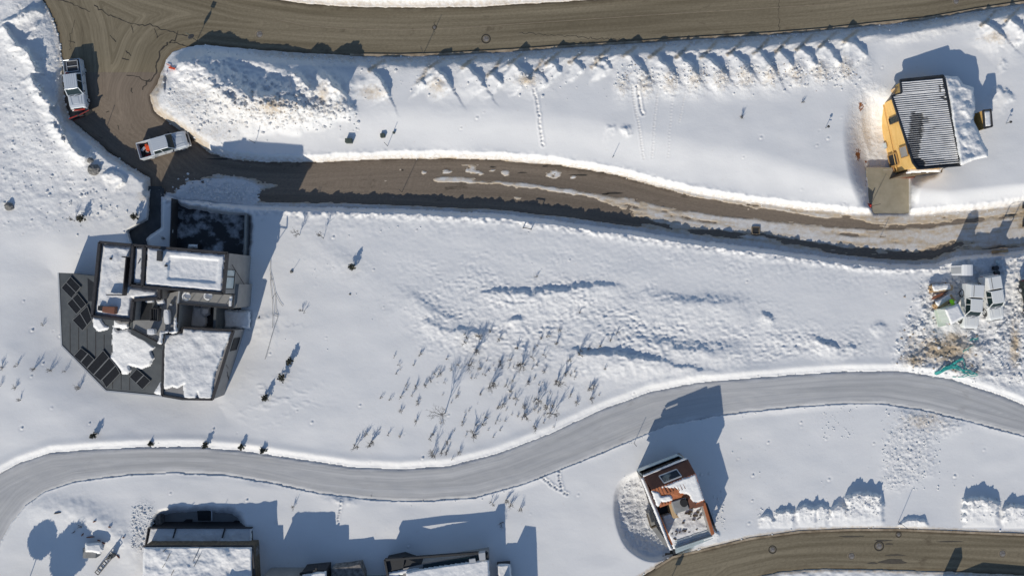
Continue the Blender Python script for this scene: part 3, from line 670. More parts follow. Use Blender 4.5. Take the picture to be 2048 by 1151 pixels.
for pts, w in (([(115, 0), (150, 10), (180, 24)], 2), ([(190, 12), (215, 30), (250, 42), (268, 50), (300, 50), (335, 62), (375, 72)], 2.2), ([(262, 52), (266, 66)], 2), ([(310, 58), (316, 76), (328, 68)], 1.6), ([(335, 84), (318, 110), (310, 150), (292, 168), (285, 180)], 4),
               ([(255, 148), (272, 152), (290, 160), (300, 158)], 3), ([(246, 115), (258, 120)], 3), ([(250, 100), (262, 112)], 3), ([(136, 80), (150, 86)], 2), ([(262, 176), (266, 186)], 3), ([(212, 222), (218, 222)], 3), ([(235, 250), (238, 260)], 3),
               ([(355, 62), (352, 80), (338, 84), (400, 96)], 2.5), ([(220, 72), (232, 84)], 2), ([(870, 40), (868, 70)], 1), ([(1040, 66), (1150, 74), (1280, 82)], 1.2), ([(1558, 0), (1558, 66)], 1), ([(140, 100), (142, 60), (150, 40)], 1)):
    c2 = crack(pts, w); cm.add(c2.v, c2.f)
for pts, w in (([(1500 + 0, 1100), (1502, 1096)], 2),):
    pass
tag(cm.build('road_cracks', M['crack']), kind='structure')
def wetspots(lst, zf):
    mb = MB()
    for (x, y, w, h) in lst:
        c = P(x, y, float(zf(x, y)) + .012); n = 14; ph = random.random() * 6
        vs = [c] + [c + Vector((math.cos(a) * w / S * (.75 + .35 * math.sin(3 * a + ph) * random.uniform(.3, 1)), math.sin(a) * h / S * random.uniform(.7, 1.1), 0)) for a in [2 * math.pi * i / n for i in range(n)]]
        mb.add(vs, [(0, 1 + i, 1 + (i + 1) % n) for i in range(n)])
    return mb
M['wet'] = mat('wet_asphalt', (.075, .062, .046), (.10, .085, .062), 3, .6)
tag(wetspots([(1765, 1080, 22, 2), (1778, 1087, 10, 1.5), (1788, 1122, 34, 5), (1745, 1125, 12, 2), (1790, 1109, 24, 1.6), (1700, 1072, 30, 1.6), (1900, 1082, 30, 1.5)], lambda a, b: RZ4).build('wet_patch', M['wet']), kind='structure')
tag(wetspots([(1226, 386, 22, 2.5), (1210, 388, 10, 2), (1160, 350, 24, 2), (1045, 345, 12, 1.5), (805, 340, 3, 2), (1090, 332, 8, 2), (985, 334, 9, 2), (440, 318, 30, 2)], lambda a, b: -1.2).build('wet_patch', M['crack']), kind='structure')

# driveways and walk
M['drive'] = mat('wet_dark_driveway', (.022, .026, .030), (.50, .52, .55), .42, .5, ramp=(.50, .64), detail=10)
def slab(name, poly, z, material, grow=5):
    k = poly_sdf(RX2, RY2, poly)
    o = grid_mesh(name, RX2, RY2, z + 0 * RX2, k < grow, material, {'across': -k / S, 'along': RX2 / S}); return tag(o, kind='structure')
RX2, RY2 = np.meshgrid(np.arange(240, 520, 4.0), np.arange(360, 520, 4.0)); slab('driveway', DRIVE, -1.25, M['drive'])
slab('walkway', WALK, -.9, mat('dark_paving', (.040, .045, .048), (.075, .08, .082), 1.4, .7), 4)
RX2, RY2 = np.meshgrid(np.arange(1720, 1840, 3.0), np.arange(320, 440, 3.0)); slab('concrete_driveway', PAD, -1.3, M['concrete'], 3)
# ---------------------------------------------------------------- buildings
def cap(name, poly, zf, parent, thick=.16, edge=5.0, step=1.5, bump=.05, seed=0, mat_=None, rag=1.5, drop=.04, bscale=16):
    """snow lying on a surface: a rounded sheet following the outline"""
    xs = [p[0] for p in poly]; ys = [p[1] for p in poly]
    x, y = np.meshgrid(np.arange(min(xs) - 3, max(xs) + 4, step), np.arange(min(ys) - 3, max(ys) + 4, step))
    sd = poly_sdf(x, y, poly) + rag * fbm(x / 9, y / 9, 3, 500 + seed)
    z0 = zf(x, y) if callable(zf) else zf + 0 * x
    z = z0 + thick * np.sqrt(ss(0, 1, np.clip(-sd / edge, 0, 1))) + bump * fbm(x / bscale, y / bscale, 4, 510 + seed) * ss(0, -edge * 1.5, sd) - drop * (sd > -.2)
    o = grid_mesh(name, x, y, z, sd < 0, mat_ or M['roofsnow'], None, parent)
    return o

def plane_z(p3):
    """height function through three (x, y, z) picture points"""
    A = np.array([[p[0], p[1], 1] for p in p3]); k = np.linalg.solve(A, np.array([p[2] for p in p3]))
    return lambda x, y: k[0] * np.asarray(x, float) + k[1] * np.asarray(y, float) + k[2]

def edge_strip(mb, pts, z, w, h, closed=False, mi=0):
    q = [P(x, y, z[i] if isinstance(z, (list, tuple)) else z) for i, (x, y) in enumerate(pts)]
    n = len(q)
    for i in range(n if closed else n - 1): mb.bar(q[i], q[(i + 1) % n], w, h, mi)
    return mb

def facade_window(parent, a, b, u0, u1, z0, z1, frame=M['parapet'], pane=M['glass'], name='window'):
    """window lying on the wall that runs from a to b (plan points); frame with its pane as a sub-part"""
    a = Vector((a.x, a.y, 0)); b = Vector((b.x, b.y, 0)); d = b - a; n = Vector((d.y, -d.x, 0)).normalized()
    p0 = a + d * u0; p1 = a + d * u1
    mb = MB(); o = n * .03
    for q0, q1 in (((p0, z0), (p1, z0)), ((p0, z1), (p1, z1)), ((p0, z0), (p0, z1)), ((p1, z0), (p1, z1))):
        mb.bar(q0[0] + o + Vector((0, 0, q0[1])), q1[0] + o + Vector((0, 0, q1[1])), .08)
    f = mb.build(name, frame, parent)
    g = MB(); e = n * .012
    g.add([p0 + e + Vector((0, 0, z0)), p1 + e + Vector((0, 0, z0)), p1 + e + Vector((0, 0, z1)), p0 + e + Vector((0, 0, z1))], [(0, 1, 2, 3), (3, 2, 1, 0)])
    v = [Vector(q) - parent.location for q in g.v]; me = bpy.data.meshes.new('pane'); me.from_pydata([tuple(q) for q in v], [], [(0, 1, 2, 3)]); link_mesh('pane', me, pane, f)
    return f

# ================= grey house on the left
gh = thing('modern_house', 'large charcoal grey flat-roofed house with decks and solar panels, left of the open slope', 'house', P(320, 640, -1.3))
def gh_part(name, mb, m, **k): return mb.build(name, m, gh, **k)
TALL = [(291, 492), (455, 506), (447, 587), (286, 573)]; MID = [(268, 490), (291, 492), (286, 573), (262, 570)]
WEST = [(201, 484), (268, 490), (262, 570), (320, 577), (320, 597), (268, 600), (264, 641), (186, 632)]
gh_part('tall_block', MB().pxprism(TALL, 6.6, -1.6), M['wallgrey'])
gh_part('middle_block', MB().pxprism(MID, 6.0, -1.6), M['parapet'])
gh_part('west_block', MB().pxprism(WEST, 5.0, -2.2), M['wallgrey'])
mb = MB(); edge_strip(mb, TALL, 6.78, .26, .36, True); edge_strip(mb, MID, 6.3, .24, .5, True); edge_strip(mb, WEST, 5.12, .28, .5, True)
gh_part('parapet', mb, M['parapet'])
cap('roof_snow', [(296, 497), (449, 510), (443, 582), (292, 568)], lambda x, y: 6.62 + .20 * ss(9, 3, poly_sdf(x, y, [(341, 513), (434, 523), (430, 560), (339, 555)])) * 0 + .16 * ss(0, 6, poly_sdf(x, y, [(341, 515), (434, 523), (430, 562), (339, 555)])), gh, .12, 4, seed=1)
cap('roof_snow', [(271, 494), (287, 495), (283, 568), (267, 566)], 6.02, gh, .2, 3, seed=2)
cap('roof_snow', [(206, 490), (262, 495), (257, 572), (312, 582), (312, 592), (264, 596), (258, 634), (192, 625)], 5.02, gh, .22, 5, bump=.14, seed=3, bscale=26)
def flat_patch(mb, poly, z): mb.pxprism(poly, z + .02, z - .05); return mb
gh_part('bare_roof', flat_patch(MB(), [(303, 521), (316, 527), (322, 545), (330, 556), (318, 563), (298, 558), (300, 535)], 6.82), mat('bare_membrane', (.13, .15, .165), (.17, .18, .19), 2))
for nm, poly, h in (('roof_vent', [(314, 500), (322, 501), (320, 522), (313, 521)], .7), ('roof_vent', [(329, 529), (334, 529), (334, 533), (329, 533)], .3), ('roof_vent', [(219, 515), (223, 515), (223, 519), (219, 519)], .3)):
    gh_part(nm, MB().pxprism(poly, (5.1 if poly[0][0] < 262 else 6.7) + h, 5.0 if poly[0][0] < 262 else 6.5), M['steel'])
mb = MB(); edge_strip(mb, [(247, 513), (256, 515), (249, 590)], 5.75, .12, .75); edge_strip(mb, [(249, 590), (215, 589)], 5.6, .10, .5); gh_part('screen_wall', mb, M['parapet'])
gh_part('roof_box', MB().pxprism([(205, 612), (230, 613), (229, 628), (204, 624)], 5.75, 5.0), M['brown'], bevel=.03)
gh_part('roof_hatch', MB().pxprism([(196, 611), (206, 612), (205, 622), (195, 620)], 5.5, 5.0), M['dark'])
mb = MB()
for a, b in (((276, 527), (288, 505)), ((284, 527), (291, 513))): mb.bar(P(a[0], a[1], 6.25), P(b[0] - 7, b[1] + 11, 7.0), .05)
gh_part('antenna', mb, M['steel'])
# east wall and its glazing
e0 = P(455, 506, 6.6); e1 = P(447, 587, 6.6)
gh_part('wall_panel_joint', MB().bar(Vector((e0.x + .03, e0.y - 1.2, 5.5)), Vector((e0.x + .03 - .15, e0.y - 3.9, .8)), .05), M['parapet'])
facade_window(gh, e1, e0, .12, .42, 4.2, 6.3, pane=M['paleglass']); facade_window(gh, e1, e0, .43, .60, 4.2, 6.3, pane=M['paleglass'])
gh_part('east_wall', MB().pxprism([(462, 566), (478, 568), (473, 614), (458, 612)], 3.6, -1.6), M['wallgrey'])
# terrace south of the tall block
gh_part('terrace', MB().pxprism([(360, 580), (468, 590), (466, 616), (357, 606)], 4.0, -1.6), M['deck'])
mb = MB(); edge_strip(mb, [(357, 607), (466, 617), (468, 590)], 4.95, .09, .10); edge_strip(mb, [(357, 607), (466, 617), (468, 590)], 4.12, .08, .2); [mb.bar(P(357 + k * 18, 607 + k * 1.65, 4.9), P(357 + k * 18, 607 + k * 1.65, 4.0), .05) for k in range(7)]; gh_part('terrace_railing', mb, M['parapet'])
mb = MB(); edge_strip(mb, [(360, 580), (357, 606)], 4.2, .12, .35); gh_part('terrace_screen', mb, M['alu'])
# sunken court; its shade is put into a near-black floor
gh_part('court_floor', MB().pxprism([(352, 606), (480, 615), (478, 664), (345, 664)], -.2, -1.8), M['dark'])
cap('court_snow', [(386, 612), (412, 615), (414, 650), (406, 655), (379, 654)], -.15, gh, .25, 4, seed=5, bump=.1); cap('court_snow', [(402, 612), (420, 614), (421, 628), (408, 634), (400, 626)], .1, gh, .45, 6, seed=6, bump=.1)
cap('court_snow', [(446, 618), (500, 622), (500, 656), (448, 655)], -.15, gh, .35, 4, seed=7, bump=.1)
gh_part('court_wall', MB().pxprism([(428, 612), (433, 612), (431, 656), (426, 656)], 2.4, -1.2), M['slate'])
gh_part('court_wall', MB().pxprism([(436, 630), (440, 631), (437, 656), (433, 656)], 1.2, -1.2), M['whiteplastic'])
# west court deck with hot tub
gh_part('court_deck', MB().pxprism([(266, 600), (330, 588), (361, 581), (354, 664), (330, 664), (326, 690), (266, 658)], 3.3, -1.6), M['deck'])
mb = MB(); edge_strip(mb, [(357, 606), (353, 664)], 3.5, .10, .3); edge_strip(mb, [(265, 658), (326, 689), (328, 664), (352, 663)], 3.45, .10, .25); gh_part('deck_railing', mb, M['parapet'])
cap('railing_snow', [(349, 634), (354, 634), (353, 664), (346, 666), (340, 664), (348, 660)], 3.9, gh, .25, 2, seed=8); cap('railing_snow', [(322, 662), (336, 661), (336, 664), (325, 667), (323, 688), (316, 686)], 3.8, gh, .25, 2, seed=9)
cap('railing_snow', [(312, 600), (328, 598), (329, 606), (314, 609)], 3.5, gh, .3, 2.5, seed=10)
gh_part('dark_slab', MB().pxprism([(268, 594), (306, 597), (303, 640), (266, 640)], 3.42, 3.2), M['dark'])  # near-black slab over the dark part of the court deck
gh_part('deck_step', MB().pxprism([(305, 600), (317, 606), (314, 640), (302, 640)], 3.5, 3.2), M['slate'])
gh_part('south_link', MB().pxprism([(264, 641), (330, 664), (326, 700), (262, 668)], 2.9, -1.6), M['slate'])
# south wing
SW = [(329, 667), (366, 664), (367, 655), (467, 661), (425, 798), (366, 797), (325, 790)]
gh_part('south_wing', MB().pxprism(SW, 2.7, -2.4), M['wallgrey'])
mb = MB(); edge_strip(mb, SW, 2.74, .25, .3, True); gh_part('parapet', mb, M['parapet'])
cap('roof_snow', [(328, 668), (364, 666), (366, 656), (384, 656), (388, 660), (404, 657), (410, 661), (464, 662), (458, 680), (452, 690), (447, 700), (441, 722), (432, 742), (428, 760), (424, 797), (397, 797), (395, 785), (392, 797), (368, 796), (368, 768), (355, 775), (345, 772), (327, 778)], 2.76, gh, .22, 4, bump=.12, seed=11, bscale=22)
p0 = P(425, 798, 2.7); p1 = P(467, 661, 2.7); facade_window(gh, p0, p1, .70, .88, .2, 1.9, pane=M['dark'])
mb = MB()
for u, v_, z0, z1 in ((.18, .32, -1, .6), (.22, .38, -.6, 1), (.42, .5, .8, 2)): 
    a = p0.lerp(p1, u); b = p0.lerp(p1, v_); mb.bar(Vector((a.x + .03, a.y, z0)), Vector((b.x + .03, b.y, z1)), .03)
gh_part('wall_seam', mb, M['parapet'])
# sloping metal roof with the solar panels
zs = plane_z([(117, 545, 2.3), (325, 690, 2.3), (212, 780, .9)])
SR = [(117, 545), (194, 552), (186, 634), (264, 644), (326, 692), (326, 790), (420, 799), (212, 781), (123, 690)]
SRa = [(117, 545), (194, 552), (186, 634), (264, 644), (326, 692), (326, 792), (212, 781), (123, 690)]
gh_part('metal_roof', MB().pxprism(SRa, [float(zs(x, y)) for x, y in SRa], -2.2), M['slate'])
gh_part('roof_corner', MB().pxprism([(324, 770), (372, 770), (368, 798), (324, 792)], 1.4, -2.2), M['slate'])
mb = MB(); edge_strip(mb, [SRa[i] for i in (0, 7, 6, 5)], [float(zs(*SRa[i])) + .03 for i in (0, 7, 6, 5)], .16, .1); gh_part('eave_trim', mb, M['alu'])
mb = MB()
for k in range(1, 9):
    x = 123 + k * 17; a = (x, 640 + (x - 123) * .34); b = (x, min(690 + (x - 123) * .98, 776 + (x - 212) * .08))
    mb.bar(P(a[0], a[1], float(zs(*a)) + .02), P(b[0], b[1], float(zs(*b)) + .02), .05, .04)
gh_part('standing_seam', mb, M['parapet'])
gh_part('roof_well', MB().pxprism([(175, 551), (193, 553), (186, 602), (176, 602)], 2.55, 1.5), M['dark'])
def pv(q, split=None):
    z = [float(zs(x, y)) + .16 for x, y in q]; a = MB(); a.pxprism(q, z, [k - .06 for k in z])
    fr = MB(); edge_strip(fr, q, [k + .01 for k in z], .055, .05, True)
    if split: edge_strip(fr, split, [float(zs(x, y)) + .17 for x, y in split], .04, .04)
    o = a.build('solar_panel', M['panel'], gh); f = fr.build('panel_frame', M['paneledge'], None)
    for vtx in f.data.vertices: vtx.co -= gh.location
    f.parent = o
def quadsplit(t, l, b, r, n=2):
    """panels side by side across the t-l edge"""
    for k in range(n):
        f0, f1 = k / n, (k + 1) / n; L = lambda p, q, f: (p[0] + (q[0] - p[0]) * f, p[1] + (q[1] - p[1]) * f)
        pv([L(t, l, f0 + .01), L(t, l, f1 - .01), L(r, b, f1 - .01), L(r, b, f0 + .01)])
quadsplit((141.4, 553), (122.7, 575.3), (143, 596), (161.5, 573.5)); quadsplit((155, 586), (134.4, 606.6), (152.5, 628), (172.7, 608)); quadsplit((175, 611), (145, 640), (165, 661), (184, 639))
for q in ([(161.8, 695.5), (147.7, 711), (161, 723), (175.8, 706)], [(176.6, 706.4), (161.8, 723.6), (173.5, 735.4), (188.3, 718)], [(206.3, 700), (174.3, 736), (186.8, 748.7), (218, 714.3)], [(218.8, 715), (187.5, 749.4), (201.6, 760.4), (231.3, 730)],
          [(231.8, 730.6), (204, 759), (213, 775), (240, 746)], [(273.5, 737), (259, 752.6), (272, 765), (287.6, 749)], [(288.2, 749.6), (272.6, 765.5), (285, 778), (301, 761)]): pv(q)
bl1 = [(226.6, 652), (236, 662), (256, 657), (264, 663.5), (276.6, 671), (295.4, 680.6), (309.5, 694.7), (301.6, 702), (308, 716.6), (300, 730.6), (283, 737), (269, 732), (258, 730.6), (261, 741.6), (254.7, 748), (245.4, 746.3), (239, 737), (231.3, 727.5), (220.4, 715), (226.6, 702.5), (224.3, 680)]
bl2 = [(185, 634), (200, 635.8), (209.5, 651), (218.8, 654), (212.5, 658.8), (197.7, 662), (193.8, 660), (187.5, 651)]
cap('roof_snow', bl1, lambda x, y: zs(x, y) + .03, gh, .3, 5, seed=12, rag=1.0, bump=.08, drop=0.02); cap('roof_snow', bl2, lambda x, y: zs(x, y) + .03, gh, .2, 4, seed=13, rag=.8, drop=.02)
cap('roof_snow', [(228, 640), (258, 645), (256, 656), (250, 655), (246, 660), (240, 655), (230, 655)], lambda x, y: zs(x, y) + .1, gh, .5, 5, seed=14, rag=2, drop=.02)
cap('roof_snow', [(308, 785), (316, 772), (321, 763), (324, 776), (324, 790)], lambda x, y: zs(x, y) + .02, gh, .2, 3, seed=15, rag=1, drop=.02)
# retaining walls of the drive
mb = MB(); mb.bar(P(350, 398, -.5), P(346, 502, -.5), .12, 1.5); gh_part('retaining_wall', mb, M['parapet'])
mb = MB(); mb.bar(P(496, 428, -.5), P(493, 512, -.5), .16, 1.6); gh_part('retaining_wall', mb, M['greyconc'])

def on(zp, x, y): return P(x, y, zp)
def chair(x, y, zp, rz, label, group='chairs on the house terrace'):
    t = thing('lounge_chair', label, 'chair', P(x, y, zp), rz, group)
    m = MB(); m.ring((0, 0, .02), .10, .35, 10, r2=.12); o = m.build('pedestal', M['alu'], t, world=False)
    m = MB(); m.ring((0, 0, .36), .36, .10, 16, r2=.42); m.build('seat', M['whiteplastic'], t, world=False, smooth=False)
    m = MB(); pts = [Vector((math.cos(a) * .40, math.sin(a) * .40, .62)) for a in [R(k) for k in range(70, 291, 20)]]; m.tube(pts, .09, 6); m.build('backrest', M['whiteplastic'], t, world=False, smooth=True)
    return t
chair(378, 592, 4.02, R(20), 'white round lounge chair on the narrow grey terrace, the left of two'); chair(421, 591, 4.02, R(10), 'white round lounge chair on the narrow grey terrace, the right of two')
def bench(poly, zp, name, label, cat, h=.45, m='whiteplastic'):
    c = P(sum(p[0] for p in poly) / len(poly), sum(p[1] for p in poly) / len(poly), zp)
    t = thing(name, label, cat, c); 
    MB().pxprism(poly, zp + h, zp + h * .55).build('seat', M[m], t, bevel=.04, seg=2)
    q = [(c.x * 0 + p[0] * .7 + (sum(k[0] for k in poly) / len(poly)) * .3, p[1] * .7 + (sum(k[1] for k in poly) / len(poly)) * .3) for p in poly]
    MB().pxprism(q, zp + h * .55, zp + .02).build('base', M['alu'], t); return t
bench([(459, 592), (464, 592), (462, 612), (457, 612)], 4.02, 'bench', 'slim pale bench at the right end of the grey terrace', 'bench')
def oval(cx_, cy_, rx_, ry_, rot, zp, name, label, cat, h, m, inner=None):
    t = thing(name, label, cat, P(cx_, cy_, zp)); n = 24
    def pl(k, dz=0): return [(cx_ + math.cos(R(rot)) * rx_ * k * math.copysign(abs(math.cos(a)) ** .6, math.cos(a)) - math.sin(R(rot)) * ry_ * k * math.copysign(abs(math.sin(a)) ** .6, math.sin(a)), cy_ + math.sin(R(rot)) * rx_ * k * math.copysign(abs(math.cos(a)) ** .6, math.cos(a)) + math.cos(R(rot)) * ry_ * k * math.copysign(abs(math.sin(a)) ** .6, math.sin(a))) for a in [2 * math.pi * i / n for i in range(n)]]
    MB().pxprism(pl(1), zp + h, zp + .02).build('shell', m, t, bevel=.05, seg=2)
    if inner: MB().pxprism(pl(.62), zp + h + .03, zp + h - .05).build('rim', inner, t, bevel=.02)
    return t
oval(332.5, 633, 5.5, 15, -3, 3.32, 'bathtub', 'long white oval tub on the grey court deck', 'tub', .6, M['whiteplastic'], M['roofsnow'])
oval(301, 663, 7.5, 6.3, 0, 3.32, 'round_table', 'round snow-capped table beside the lower court railing', 'table', .65, M['whiteplastic'], M['roofsnow'])
oval(297, 600, 7, 5, 0, 3.45, 'round_table', 'round white table in the dark upper corner of the court', 'table', .6, M['whiteplastic'], M['alu'])
oval(341, 608, 3, 3, 0, 3.32, 'stool', 'small grey round stool near the court wall', 'stool', .4, M['greyconc'], M['alu'])
t = thing('fire_grate', 'black slatted grate standing in the middle of the court deck', 'grate', P(311, 628, 3.32))
mb = MB(); edge_strip(mb, [(304, 616), (319, 617), (318, 641), (303, 640)], 3.7, .08, .6, True); mb.build('frame', M['steel'], t)
mb = MB(); [mb.bar(P(304 + k * 3.6, 617, 3.9), P(303.5 + k * 3.6, 640, 3.9), .05) for k in range(5)]; mb.build('grate_bars', M['steel'], t)
t = thing('planter', 'low rectangular planter topped with snow at the foot of the tall block', 'planter', P(388, 492, -1.2))
MB().pxprism([(374, 486), (397, 487), (396, 498), (373, 498)], -.6, -1.25).build('box', M['parapet'], t); cap('snow_top', [(376, 488), (395, 489), (394, 496), (376, 496)], -.62, t, .3, 3, seed=16)

# ================= half-built house with yellow sheathing
yh = thing('timber_house', 'half-built house with yellow sheathing and a ribbed black roof', 'house', P(1800, 290, -2.8))
RF = [(1800, 160), (1886, 151), (1922, 331), (1836, 338), (1826, 325), (1783, 192), (1803, 186)]
RFz = plane_z([(1800, 160, 2.1), (1887, 152, 2.8), (1921, 331, 4.0)])
body = [(1786, 194), (1802, 189), (1802, 164), (1884, 156), (1918, 328), (1838, 334), (1812, 341)]
body2 = [(1789, 196), (1803, 192), (1803, 164), (1884, 156), (1918, 326), (1834, 332)]
MB().pxprism(body2, [float(RFz(x, y)) - .12 for x, y in body2], -3.3).build('wall', M['osb'], yh)
MB().pxprism(RF, [float(RFz(x, y)) + .06 for x, y in RF], [float(RFz(x, y)) - .14 for x, y in RF]).build('roof', M['blackroof'], yh)
mb = MB(); edge_strip(mb, RF, [float(RFz(x, y)) + .10 for x, y in RF], .16, .2, True); mb.build('fascia', M['blackroof'], yh)
mb = MB(); sb = MB()
for k in range(42):
    yl = 166 + k * 4.15; yr = 158 + k * 4.15
    def clipx(side, y):  # roof edges
        if side < 0:
            if y < 190: return 1803
            return float(np.interp(y, [192, 325, 338], [1785.5, 1826.5, 1838]))
        return float(np.interp(y, [151, 331], [1883.5, 1919.5]))
    if yl > 334: break
    xl = clipx(-1, yl); xr = clipx(1, yr)
    if yr > 330: continue
    a = (xl, yl); b = (xr, yl + (yr - yl) * (xr - xl) / 90)
    n = 22; rows = []
    for i in range(n + 1):
        f = i / n; x = a[0] + (b[0] - a[0]) * f; y = a[1] + (b[1] - a[1]) * f; w = 1.8
        w *= 1 + .25 * float(vn(x / 14, k * 1.7, 88)); dens = float(fbm(x / 26, y / 30, 3, 89))
        if y > 318: w *= .6 * (x > 1850)
        if 1806 < x < 1846 and 225 < y < 335 and abs(x - np.interp(y, [225, 335], [1836, 1822])) < 13: w *= .25  # strips thinned to put the roof's dark shade band into the snow
        if dens > .42: w *= .5
        if x > 1876 and y < 200 and vn(x / 5, y / 5, 90) > .1: w *= .1
        rows.append((x, y, max(w, .08)))
    for (x0, y0, w0), (x1, y1_, w1) in zip(rows, rows[1:]):
        if w0 < .2 and w1 < .2: continue
        z0 = float(RFz(x0, y0)) + .09; z1 = float(RFz(x1, y1_)) + .09
        sb.add([P(x0, y0 - w0, z0 - .03), P(x1, y1_ - w1, z1 - .03), P(x1, y1_, z1 + .05), P(x0, y0, z0 + .05), P(x1, y1_ + w1, z1 - .03), P(x0, y0 + w0, z0 - .03)], [(3, 2, 1, 0), (5, 4, 2, 3)])
    mb.bar(P(a[0], a[1] + 2.07, float(RFz(*a)) + .10), P(b[0], b[1] + 2.07, float(RFz(*b)) + .08), .05, .05)
mb.build('roof_rib', M['blackroof'], yh); sb.build('roof_snow', M['roofsnow'], yh, smooth=True)
# snow-laden lower roof at the east
ES = [(1889, 153), (1914, 153), (1926, 169), (1946, 176), (1950, 214), (1946, 240), (1966, 285), (1976, 302), (1975, 314), (1950, 318), (1921, 331)]
ez = plane_z([(1889, 153, 2.9), (1950, 214, 3.5), (1976, 302, 4.4)])
MB().pxprism([(1888, 155), (1912, 155), (1924, 170), (1944, 178), (1946, 240), (1970, 302), (1950, 315), (1920, 328)], [2.4, 2.5, 2.7, 2.9, 3.3, 4.0, 4.0, 3.8], -3.2).build('lower_roof', M['parapet'], yh)
cap('lower_roof_snow', ES, lambda x, y: ez(x, y) - .25, yh, .35, 6, bump=.35, seed=20, rag=1.2, bscale=20, drop=.35)
# west wall openings: found along the wall line from the south west corner to the north west corner
wA = P(1834, 332, 3.4); wB = P(1789, 196, 2.2)
nrm = Vector((-(wA - wB).y, (wA - wB).x, 0)).normalized(); nrm = nrm if nrm.x < 0 else -nrm
def wq(u, z, o=.02): p = wA.lerp(wB, u); return Vector((p.x, p.y, z)) + nrm * o
def opening(name, u0, u1, z0, z1, pane, frame=M['osbdark'], fw=.07):
    mb = MB(); c = [wq(u0, z0, .03), wq(u1, z0, .03), wq(u1, z1, .03), wq(u0, z1, .03)]
    for i in range(4): mb.bar(c[i], c[(i + 1) % 4], fw)
    f = mb.build(name, frame, yh); g = [wq(u0, z0) - yh.location, wq(u1, z0) - yh.location, wq(u1, z1) - yh.location, wq(u0, z1) - yh.location]
    me = bpy.data.meshes.new('pane'); me.from_pydata([tuple(v) for v in g], [], [(0, 1, 2, 3)]); link_mesh('pane', me, pane, f)
opening('window', .68, .76, .3, 1.9, M['glass'], M['blackroof'], .1); opening('window', .70, .74, -2.4, -1.9, M['glass'], M['blackroof'])
opening('window', .38, .46, -2.6, -1.4, M['paleglass'], M['alu']); opening('window_opening', .17, .32, .9, 2.3, M['wallgrey']); opening('window_opening', .10, .27, -1.6, .1, M['dark'], M['osbdark'], .12)
opening('window_opening', .015, .09, -2.9, -1.0, M['brown']); opening('window', .45, .48, -2.9, -2.3, M['glass'], M['osbdark'])
mb = MB(); mb.bar(wq(0, -.5, .03), wq(1, -.2, .03), .05, .10); mb.build('ledge', M['osb'], yh)
# south end: entry porch with brown boards and pale canopy
MB().pxprism([(1822, 337), (1838, 334), (1886, 334), (1884, 345), (1860, 346), (1800, 352)], 1.0, -2.9).build('porch', M['skirt'], yh)
MB().pxprism([(1812, 345), (1850, 342), (1872, 346), (1840, 356), (1804, 354)], -.6, -2.9).build('porch_wall', M['brown'], yh)
cap('porch_snow', [(1820, 336), (1884, 335), (1880, 344), (1850, 344), (1812, 347)], 1.05, yh, .2, 3, seed=22)
mb = MB(); edge_strip(mb, [(1808, 352), (1830, 346), (1868, 345)], 0, .1, .16); edge_strip(mb, [(1812, 356), (1840, 351), (1876, 350)], -1.0, .1, .16); edge_strip(mb, [(1886, 333), (1898, 345), (1870, 352)], .6, .1, .16); mb.build('porch_beam', M['blackroof'], yh)
# north west landing
MB().pxprism([(1775, 172), (1798, 168), (1802, 188), (1782, 194), (1776, 190)], 0.2, -2.8).build('landing', M['parapet'], yh)
MB().bar(P(1776, 188, .4), P(1800, 174, 1.4), .45, .12).build('landing_beam', M['timber'], yh)
# chimney box
MB().pxprism([(1966, 221), (1981, 219), (1984, 253), (1969, 257)], 3.2, 0.0).build('chimney', M['osb'], yh)
mb = MB(); edge_strip(mb, [(1966, 221), (1981, 219), (1984, 253), (1969, 257)], 3.25, .16, .16, True); mb.build('chimney_cap', M['steel'], yh)
cap('chimney_snow', [(1968, 223), (1980, 221), (1982, 252), (1970, 254)], 3.2, yh, .12, 2, seed=23)

# ================= rust-coloured house at the lower road
bh = thing('seamed_house', 'house with a rust-red seamed roof and snowy terrace at the lower road', 'house', P(1350, 1020, -2.2))
zb = 4.55
NR = [(1288, 953), (1376, 918), (1391, 946), (1303, 979)]
SR2 = [(1303, 979), (1391, 946), (1409, 1000), (1390, 1009), (1372, 996), (1320, 1014)]
WLL = [(1289, 954), (1375, 920), (1390, 946), (1407, 999), (1388, 1006), (1372, 996), (1321, 1012), (1304, 979)]
MB().pxprism(WLL, [3.4, 3.4, 4.3, 3.4, 3.3, 3.5, 3.4, 4.3], -2.8).build('wall', M['wallgrey'], bh)
MB().pxprism(NR, [3.6, 3.6, zb, zb], [3.45, 3.45, zb - .2, zb - .2]).build('north_roof', M['brown'], bh)  # north slope in darker brown: its shade is put into the colour
MB().pxprism(SR2, [zb, zb, 3.7, 3.6, 3.9, 3.7], [zb - .2, zb - .2, 3.5, 3.4, 3.7, 3.5]).build('south_roof', M['copper'], bh)
mb = MB()
for k in range(1, 15):
    f = k / 15; a = (1303 + 88 * f, 979 - 33 * f); b = (1319 + 90 * f, 1013 - 13 * f if f < 2 else 0)
    b = (1319 + 88 * f, 1013 - (30 * f))
    zz = 3.85
    if 1338 < b[0] < 1380: b = (a[0] + (b[0] - a[0]) * .55, a[1] + (b[1] - a[1]) * .55); zz = 4.35
    mb.bar(P(a[0], a[1], zb + .03), P(b[0], b[1], zz + .05), .05, .07)
for k in range(1, 22):
    f = k / 22; mb.bar(P(1288 + 88 * f, 953 - 35 * f, 3.63), P(1303 + 88 * f, 979 - 33 * f, zb + .02), .03, .03)
mb.build('standing_seam', M['brown'], bh)
szz = plane_z([(1303, 979, zb), (1391, 946, zb), (1409, 1000, 3.75)])
